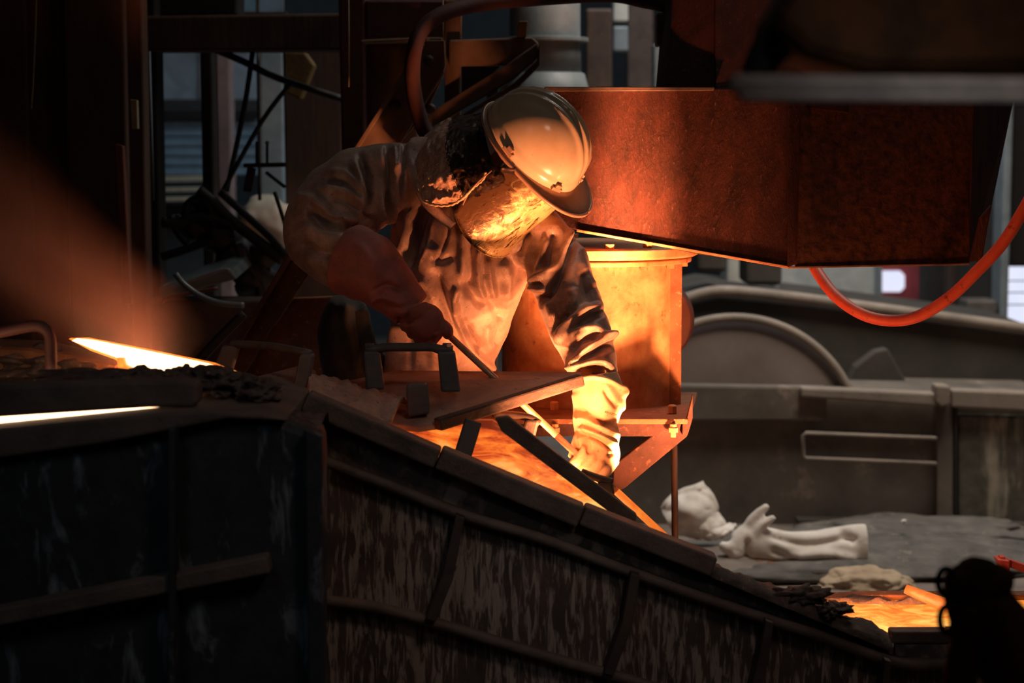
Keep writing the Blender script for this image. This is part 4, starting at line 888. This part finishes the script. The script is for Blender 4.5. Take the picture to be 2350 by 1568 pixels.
loft(mb, [(1676, 1252, YG, 26, .05), (1700, 1254, YG, 50, .06), (1740, 1258, YG, 52, .06), (1800, 1264, YG, 46, .06), (1880, 1264, YG, 47, .06), (1945, 1257, YG, 52, .06), (1988, 1256, YG, 54, .055)], 30, 3, .06, 5)
mb.tube(PP([(1712, 1240, YG), (1722, 1205, YG), (1742, 1178, YG), (1764, 1160, YG)]), [0.030, 0.026, 0.020, 0.012], 12, 5)
mb.tube(PP([(1730, 1240, YG-.03), (1748, 1208, YG-.03), (1778, 1186, YG-.03)]), [0.024, 0.018, 0.012], 12, 5)
mb.tube(PP([(1700, 1260, YG-.03), (1668, 1258, YG-.03), (1652, 1248, YG-.03)]), [0.034, 0.026, 0.012], 12, 5)
mb.tube(PP([(1690, 1270, YG-.04), (1682, 1288, YG-.04), (1684, 1302, YG-.04)]), [0.03, 0.02, 0.012], 12, 5)
co, no, fc = fuse(mb, 0.008, 3); co = folds(co, no, [([(1715, 1235), (1712, 1300)], -.02, 6), ([(1760, 1225), (1850, 1250), (1960, 1230)], -.012, 9), ([(1800, 1280), (1900, 1272), (1970, 1285)], .014, 10), ([(1930, 1220), (1965, 1245)], -.018, 10), ([(1770, 1262), (1830, 1290)], -.012, 9), ([(1700, 1292), (1850, 1300), (1980, 1296)], -.02, 8)]); rawmesh('gauntlet', co, fc, 'glove_white', g2)
mb = MB(); rough_slab(mb, P(1692, 1300, YG-.09), P(1982, 1296, YG-.09), 0.05, 0.016, 0.018, 60, 31); mb.build('frayed_hem', 'rust_brown', g2, smooth=True)
# far things on the right
Rv = thing('red_vehicle', 'dark red machine with a lit rounded window in the far bay', 'vehicle', (P(2070, 700, 12).x, 12.2, 0))
MB().slab([(2018, 560), (2122, 560), (2122, 1000), (2018, 1000)], 12, 0.5).build('body', 'red_paint', Rv, 0.02)
w_ = [(2022, 622), (2066, 622), (2076, 632), (2076, 660), (2066, 670), (2022, 670)]; MB().slab(w_, 11.98, 0.02).build('window', 'day_pane', Rv)
s = MB().slab([(1790, 560), (2018, 560), (2026, 560), (2026, 1000), (1790, 1000)], 11.6, 0.3).build('white_cabinet', 'white_panel', None, 0.02); tag(s, 'pale grey cabinet wall left of the red machine', 'cabinet')
s = MB().slab([(2012, 560), (2022, 560), (2022, 1000), (2012, 1000)], 11.5, 0.06).build('frame_post', 'duct', None); tag(s, 'thin pale post at the corner of the pale cabinet', 'post')
for i, (x0, x1, Y, mt, lb) in enumerate(((2122, 2160, 11, 'black', 'black steel post just right of the red machine'), (2172, 2200, 10.8, 'steel_dark', 'dark grey post between the black post and the pale one'), (2215, 2292, 10.4, 'black', 'wide black post behind the chute end'), (2292, 2311, 10.2, 'duct', 'pale grey post beside the bright window'), (2312, 2420, 10.6, 'black', 'near-black wall column above the bright window'))):
    y1 = 600 if i == 4 else None
    a0 = P(x0, 400, Y); a1 = P(x1, 400, Y); z0 = 0 if y1 is None else P(0, 606, Y).z
    s = MB().box(((a0.x+a1.x)/2, Y, (z0+4.8)/2), (a1.x-a0.x, 0.2, 4.8-z0)).build('steel_post', mt, None, 0.01); tag(s, lb, 'post', 'steel posts in the far right bay')
s = MB().slab([(2220, 690), (2290, 690), (2290, 720), (2220, 720)], 10.1, 0.2).build('junction_box', 'steel_grey', None, 0.01); tag(s, 'small grey box between the far posts', 'box')
def window(n, poly, Y, mat, bars=(), hb=()):
    r_ = bpy.data.objects.new('window_%d' % n, None); COL.objects.link(r_); r_['kind'] = 'structure'; r_.location = P(poly[0][0], poly[2][1], Y)
    MB().slab(poly, Y, 0.03).build('pane', mat, r_)
    x0, y0 = poly[0]; x1, y1 = poly[2]
    for b_ in bars: MB().slab([(b_-3, y0), (b_+3, y0), (b_+3, y1), (b_-3, y1)], Y-0.03, 0.03).build('mullion', 'steel_dark', r_)
    for b_ in hb: MB().slab([(x0, b_-1), (x1, b_-1), (x1, b_+1), (x0, b_+1)], Y-0.03, 0.03).build('mullion', 'duct', r_)
    MB().slab([(x0-6, y0-6), (x1+6, y0-6), (x1+6, y0), (x0-6, y0)], Y-0.04, 0.06).build('frame', 'steel_dark', r_)
    MB().slab([(x0-6, y1), (x1+6, y1), (x1+6, y1+6), (x0-6, y1+6)], Y-0.04, 0.06).build('frame', 'steel_dark', r_)
    return r_
window(1, [(2312, 612), (2430, 612), (2430, 745), (2312, 745)], 10.9, 'day_pane', (), (645, 672, 700))
# brown blurred machinery left of the cabinet (above the vessel)
for i, (x0, x1, y1, Y, mt, lb) in enumerate(((1600, 1668, 625, 8.9, 'vessel_dark', 'dark blurred block below the chute, next to the flange'), (1668, 1718, 668, 9.6, 'white_panel', 'pale blurred column between two dark blocks'), (1712, 1795, 655, 9.0, 'vessel_dark', 'dark blurred block left of the pale cabinet'), (1776, 1790, 668, 9.4, 'duct', 'short pale pipe beside the pale cabinet'))):
    s = MB().slab([(x0, 540), (x1, 540), (x1, y1), (x0, y1)], Y, 0.3).build('machine_block', mt, None, 0.02); tag(s, lb, 'machinery', 'machine blocks over the vessel')
# ------------------------------------------------------------------ centre top: duct, beams, brackets
Dd = thing('vent_duct', 'blue-grey round ventilation duct with a flanged collar', 'duct', P(1250, 210, 7.6))
Yd = 7.8
c0 = P(1250, 205, Yd); zt = P(1250, -150, Yd).z; z1 = P(1250, 92, Yd).z; z2 = P(1250, 170, Yd).z
MB().lathe((c0.x, Yd, 0), (0, 0, 1), [(0.20, P(1250, 260, Yd).z), (0.158, z2), (0.148, z2+0.005)], 48).build('lower_cone', 'duct', Dd, smooth=True)
MB().lathe((c0.x, Yd, 0), (0, 0, 1), [(0.145, z2), (0.140, z1), (0.137, zt)], 48).build('pipe', 'duct', Dd, smooth=True)
MB().lathe((c0.x, Yd, z1), (0, 0, 1), [(0.172, -0.008), (0.172, 0.008)], 48).build('collar', 'duct', Dd, 0.002)
s = MB().slab([(1030, 120), (1030, 92), (1222, 85), (1236, 98), (1236, 128), (1222, 150), (1030, 152)], 6.4, 0.05)
Br = thing('bracket_frame', 'brown triangular steel bracket behind the helmet', 'bracket', P(1100, 300, 6.4))
s.build('top_plate', 'beam_tan', Br, 0.006)
MB().slab([(1236, 96), (1236, 130), (1180, 182), (985, 296), (940, 300), (1000, 250), (1160, 150)], 6.36, 0.06).build('diagonal', 'beam_tan', Br, 0.006)
MB().slab([(1020, 0), (1060, 0), (1056, 290), (1020, 290)], 6.45, 0.1).build('upright', 'beam_tan', Br, 0.005)
MB().slab([(1240, 96), (1232, 140), (1180, 190), (1060, 262), (1000, 300), (1000, 315), (1060, 275), (1190, 200), (1240, 150)], 6.30, 0.08).build('lower_flange', 'steel_dark', Br, 0.004)
MB().slab([(1190, 48), (1212, 48), (1208, 84), (1185, 84)], 6.35, 0.08).build('lug', 'yellow_old', Br, 0.004)
MB().slab([(1060, 150), (1150, 150), (1060, 240)], 6.5, 0.1).build('gusset', 'black', Br)
Bm = thing('diagonal_beam', 'tan channel beam with bolts slanting up behind the worker shoulder', 'beam', P(850, 360, 6.2))
MB().slab([(978, 92), (1020, 92), (1022, 150), (1015, 180), (975, 265), (915, 330), (905, 420), (760, 420), (800, 365), (930, 165), (965, 110)], 6.1, 0.04).build('web', 'beam_tan', Bm, 0.004)
MB().beam(P(805, 362, 6.06), P(972, 100, 6.06), 0.012, 0.03, (0, 1, 0)).build('flange', 'beam_tan', Bm, 0.002)
MB().beam(P(912, 335, 6.06), P(1018, 165, 6.06), 0.008, 0.04, (0, 1, 0)).build('flange', 'beam_tan', Bm, 0.002)
for x, y in ((984, 138), (906, 242), (988, 250)): MB().lathe(P(x, y, 6.1), (0, -1, 0), [(0.017, 0), (0.016, 0.012), (0.008, 0.018)], 16).build('bolt', 'steel_dark', Bm, smooth=True)
s = MB().tube(PP([(1010, 330, 5.9), (975, 300, 5.9), (950, 215, 5.9), (948, 130, 5.9), (968, 70, 5.95), (1020, 30, 6.0), (1110, 8, 6.1), (1250, -5, 6.2), (1400, -12, 6.2), (1480, 2, 6.1), (1549, 14, 6.0)]), 0.024, 14, 8).build('big_hose', 'red_steel', None, smooth=True)
tag(s, 'thick brown hose hanging down behind the helmet', 'hose')
s = MB().slab([(1508, 30), (1545, 26), (1540, 102), (1508, 106)], 6.0, 0.1).build('hose_bracket', 'hose_brown', None, 0.006); tag(s, 'small red-lit box beside the upper chute edge', 'bracket')
for i, (pts, Y, t, mt, nm, lb) in enumerate((
    ([(775, -60), (838, -60), (838, 620), (790, 620)], 6.9, 0.2, 'red_steel', 'steel_column', 'dark red steel column behind the worker left shoulder'),
    ([(838, 0), (1030, 0), (1030, 88), (838, 88)], 6.9, 0.15, 'red_steel', 'sheet_cladding', 'dark red panel above the ledge at top centre'),
    ([(828, 92), (950, 86), (1015, 86), (1015, 94), (950, 95), (828, 98)], 6.7, 0.12, 'beam_tan', 'ledge_strip', 'thin light ledge strip below the dark red panel'),
    ([(838, 98), (960, 98), (960, 420), (838, 420)], 7.0, 0.1, 'brown_wall', 'sheet_cladding', 'dark brown panel beneath the thin ledge strip'),
    ([(1030, 20), (1340, -40), (1345, -60), (1030, -60)], 6.5, 0.2, 'red_steel', 'cross_beam', 'dark red beam at the top over the duct'),
    ([(650, 118), (700, 120), (722, 150), (708, 185), (690, 230), (650, 210)], 7.6, 0.1, 'yellow_old', 'crane_cheek', 'old yellow machine cheek left of the dark red column'),
    ([(648, 100), (785, 100), (785, 700), (660, 700)], 7.9, 0.2, 'brown_wall', 'steel_column', 'mottled brown column beside the dark window bay'))):
    tag(MB().slab(pts, Y, t).build(nm, mt, None, 0.008), lb, nm.split('_')[-1])
for x, y0, y1, lb in ((800, -20, 200, 'light wire hanging down the dark red column'), (1016, -20, 120, 'light wire hanging behind the thick brown hose'), (1056, -20, 80, 'short light wire above the triangular bracket')):
    tag(MB().tube(PP([(x, y0, 6.2), (x+1, y1, 6.2)]), 0.0022, 6).build('hanging_wire', 'rail_tan', None, smooth=True), lb, 'wire')
# far centre-right top: dim machinery
for i, (x0, x1, y0, y1, Y, mt, lb) in enumerate(((1345, 1405, 20, 205, 9.5, 'steel_dark', 'dark post right of the duct'), (1408, 1442, 0, 50, 10, 'white_panel', 'small pale sign at the top, right of the duct'), (1408, 1442, 60, 118, 10, 'duct', 'grey panel below the small pale sign'), (1500, 1532, 100, 206, 9, 'duct', 'narrow grey panel behind the upper chute'), (1440, 1500, 0, 206, 10.5, 'steel_dark', 'dark wide post between two grey panels'))):
    tag(MB().slab([(x0, y0), (x1, y0), (x1, y1), (x0, y1)], Y, 0.15).build('far_panel', mt, None, 0.01), lb, 'panel', 'dim panels in the gap beside the duct')
# ------------------------------------------------------------------ left: framing, far shutter
def post(nm, x0, x1, Y, mt, lb, cat='post', d=0.15, z1=4.9, grp=None):
    a0 = P(x0, 784, Y); a1 = P(x1, 784, Y); return tag(MB().box(((a0.x+a1.x)/2, Y+d/2, z1/2), (a1.x-a0.x, d, z1)).build(nm, mt, None, 0.008), lb, cat, grp)
post('cladding_panel', -200, 78, 6.6, 'brown_wall', 'dark brown cladding sheet at the far left', 'panel', 0.1)
post('cladding_panel', 82, 160, 6.65, 'brown_wall', 'dark cladding sheet right of the thin light seam', 'panel', 0.1)
post('cladding_panel', 163, 300, 6.6, 'brown_wall', 'reddish brown cladding sheet left of the tall rusty angle', 'panel', 0.1)
post('cladding_panel', 303, 341, 6.65, 'brown_wall', 'narrow cladding strip beside the light slit', 'panel', 0.1)
post('steel_column', 347, 371, 7.2, 'black', 'black column framing the left side of the window bay', 'column')
post('steel_column', 470, 497, 7.4, 'black', 'black column in the middle of the window bay', 'column')
post('steel_column', 499, 537, 10.0, 'pink_pillar', 'pinkish grey column seen through the window bay', 'column')
s = MB().tube(PP([(72, 250, 6.55), (76, 190, 6.55), (82, 60, 6.55), (84, -20, 6.55)]), 0.002, 6).build('light_seam', 'rail_tan'); tag(s, 'thin pale wire on the far left cladding', 'wire')
MB_ = MB().slab([(262, 330), (282, 335), (300, 700), (282, 700)], 6.4, 0.04).build('rusty_angle', 'hose_brown', None, 0.004); tag(MB_, 'tall rusty angle iron leaning on the cladding', 'angle iron')
MB_ = MB().slab([(298, 228), (314, 230), (316, 296), (302, 296)], 6.4, 0.03).build('paper_tag', 'rail_tan', None, 0.002); tag(MB_, 'small pale tag hanging above the rusty angle iron', 'tag')
tag(MB().slab([(-200, 44), (790, 30), (790, 116), (-200, 118)], 7.15, 0.2).build('cross_beam', 'brown_wall', None, 0.01), 'dark horizontal beam above the window bay', 'beam')
tag(MB().slab([(-200, -60), (545, -60), (545, 36), (-200, 40)], 7.3, 0.2).build('cross_beam', 'black', None, 0.01), 'black beam along the top left edge', 'beam')
window(2, [(545, -50), (650, -50), (650, 27), (545, 27)], 8.4, 'dim_pane', (590,))
window(3, [(330, 90), (660, 90), (660, 232), (330, 232)], 12.6, 'dim_pane', (455,))
s = MB().slab([(330, 228), (600, 228), (600, 256), (330, 256)], 12.4, 0.15).build('lintel_beam', 'black', None); tag(s, 'dark lintel over the blue shutter', 'beam')
Sh = thing('roller_shutter', 'blue-grey slatted shutter seen through the window bay', 'shutter', P(460, 404, 12.6))
for k in range(13):
    y = 257+k*11.2; MB().slab([(330, y), (612, y), (612, y+9.8), (330, y+9.8)], 12.5+0.015*(k % 2), 0.03).build('slat', 'shutter', Sh, 0.004)
for y0, y1, Y, mt, lb in ((404, 417, 12.0, 'rail_tan', 'upper tan handrail below the shutter'), (430, 440, 11.6, 'rail_tan', 'lower tan handrail below the shutter'), (452, 462, 11.2, 'rail_tan', 'lowest dim handrail below the shutter')):
    tag(MB().beam(P(330, (y0+y1)/2+2, Y), P(540, (y0+y1)/2-2, Y), 0.05, (y1-y0)*Y/FPX).build('handrail', mt, None, 0.005), lb, 'handrail')
tag(MB().slab([(330, 470), (640, 470), (640, 720), (330, 720)], 13.0, 0.2).build('far_low_wall', M['wall_back'], None), 'dark teal low wall below the handrails', 'wall')
s = MB().slab([(595, 116), (650, 116), (652, 470), (597, 470)], 9.6, 0.1).build('grey_door_leaf', 'pale_blue', None, 0.01); tag(s, 'flat blue-grey sheet at the right of the window bay', 'panel')
def rod(nm, pts, Y, r_, mt, lb, cat='rod', grp=None):
    return tag(MB().tube(PP(pts, Y), r_, 10, 4 if len(pts) > 2 else 0).build(nm, mt, None, smooth=True), lb, cat, grp)
rod('brace_bar', [(490, 112), (560, 142), (640, 180), (800, 232)], 7.3, 0.013, 'black', 'thick black brace sloping down to the column')
rod('brace_bar', [(580, 118), (560, 250), (520, 440)], 7.25, 0.010, 'black', 'black rod slanting steeply across the window bay')
rod('brace_bar', [(668, 190), (600, 280), (505, 450)], 7.2, 0.009, 'black', 'thin black rod crossing down to the left')
rod('brace_bar', [(592, 120), (594, 260), (596, 460)], 7.6, 0.007, 'black', 'thin upright rod before the blue-grey sheet')
rod('light_edge', [(343, 118), (352, 460)], 6.9, 0.004, 'pale_blue', 'pale vertical edge left of the black column', 'strip')
rod('light_edge', [(496, 120), (500, 250), (504, 440)], 7.35, 0.0025, 'pink_pillar', 'faint light edge right of the middle column', 'strip')
# valve cross and hoses tangle
X = thing('valve_assembly', 'black valve and pipe assembly silhouetted in the window bay', 'valve', P(470, 600, 7.0))
def tb(pts, r_, nm='pipe', mt='black', Y=7.0): MB().tube(PP(pts, Y), r_, 10, 4).build(nm, mt, X, smooth=True)
tb([(372, 510), (410, 512), (450, 500), (500, 505), (540, 520)], 0.020); tb([(372, 590), (420, 575), (480, 555), (540, 550)], 0.016)
tb([(455, 436), (490, 465), (530, 505), (600, 560), (650, 600)], 0.020); tb([(505, 440), (560, 490), (620, 545), (655, 590)], 0.014)
tb([(425, 500), (430, 470), (455, 458), (480, 470), (490, 520)], 0.016); tb([(392, 495), (405, 530), (430, 560)], 0.014); tb([(545, 560), (560, 600), (590, 640), (600, 700)], 0.018)
for x, y, r_ in ((405, 510, .032), (450, 520, .055), (505, 540, .07), (470, 470, .035), (540, 590, .07), (580, 640, .07), (600, 590, .05)):
    MB().lump(P(x, y, 7.05), r_, int(x), 0.35, 3).build('valve_body', 'black', X, smooth=True)
MB().beam(P(560, 380, 7.0), P(655, 378, 7.0), 0.04, 0.016).build('cross_arm', 'black', X, 0.003)
MB().beam(P(578, 385, 7.0), P(568, 440, 7.0), 0.03, 0.03).build('arm_stem', 'black', X, 0.003)
for x in (589, 613): MB().tube(PP([(x, 325, 7.0), (x, 378, 7.0)]), 0.005, 8).build('stud', 'black', X)
MB().lump(P(613, 328, 7.0), 0.008, 1, 0.05, 2).build('knob', 'rail_light', X, smooth=True)
MB().beam(P(610, 395, 7.0), P(655, 430, 7.0), 0.02, 0.012).build('arm_brace', 'black', X, 0.003)
rod('thin_pole', [(630, 440), (655, 520), (668, 580)], 6.8, 0.007, 'black', 'thin black pole before the white hood')
mb = MB().lump(P(615, 515, 7.9), (0.13, 0.1, 0.11), 77, 0.15, 4)
tag(mb.build('white_hood', 'white_panel', None, smooth=True), 'dirty white rounded hood between the pipes and sleeve', 'hood')
rod('curved_hose', [(402, 628), (425, 655), (465, 682), (510, 697), (560, 701)], 6.3, 0.010, 'hose_grey', 'grey-green curved hose below the valve assembly', 'hose')
tag(MB().prism(PP([(365, 660, 6.6), (500, 618, 6.6), (530, 620, 6.6), (545, 640, 6.6), (370, 690, 6.6)]), (0, 0.4, 0.02)).build('sheet_bundle', 'hose_grey', None, 0.008), 'shiny grey sheet bundle above the curved hose', 'sheet')
rod('fallen_bar', [(372, 668), (500, 622), (528, 622)], 6.5, 0.006, 'duct', 'thin pale bar on the shiny sheet bundle')
rod('bent_bar', [(372, 695), (385, 684), (440, 672), (500, 662)], 6.4, 0.006, 'hose_brown', 'dim bent bar below the shiny sheet bundle')
tag(MB().slab([(330, 690), (620, 690), (600, 960), (330, 960)], 6.7, 0.2).build('machine_plinth', 'steel_dark', None, 0.01), 'dark machine plinth below the curved hose', 'plinth')
# diagonal rusty channel and plate
ch = thing('diagonal_channel', 'rust-brown channel beam leaning left of the worker', 'beam', P(600, 850, 5.8))
MB().slab([(673, 560), (678, 562), (722, 608), (628, 745), (560, 860), (480, 860), (545, 780)], 5.75, 0.02).build('web', 'rust_brown', ch, 0.002)
MB().slab([(678, 560), (684, 566), (556, 782), (500, 862), (488, 856), (545, 775)], 5.70, 0.06).build('flange', 'rust_brown', ch, 0.002)
MB().beam(P(722, 606, 5.72), P(630, 745, 5.72), 0.006, 0.05, (0, 1, 0)).build('flange', 'rust_brown', ch, 0.001)
tag(MB().slab([(650, 686), (800, 680), (802, 860), (640, 900), (560, 880)], 5.85, 0.05).build('rust_plate', 'rust_brown', None, 0.004), 'rusty flat plate with pale paint flecks beside the worker hip', 'plate')
rod('dark_bar', [(455, 830), (500, 780), (560, 720)], 5.4, 0.014, 'black', 'dark slanting bar behind the smaller cover handle')
tag(MB().box((P(1130, 800, 6.4).x, 6.4, 0.9), (0.035, 0.03, 1.8)).build('blue_post', 'pale_blue'), 'narrow pale blue post seen between the torso and the pedestal', 'post')
# worker walkway
tag(MB().box((P(980, 900, 5.6).x, 5.6, 0.0), (1.4, 1.0, 0.012)).build('tread_plate', 'steel_dark', None, 0.002), 'steel tread plate under the worker boots', 'plate')
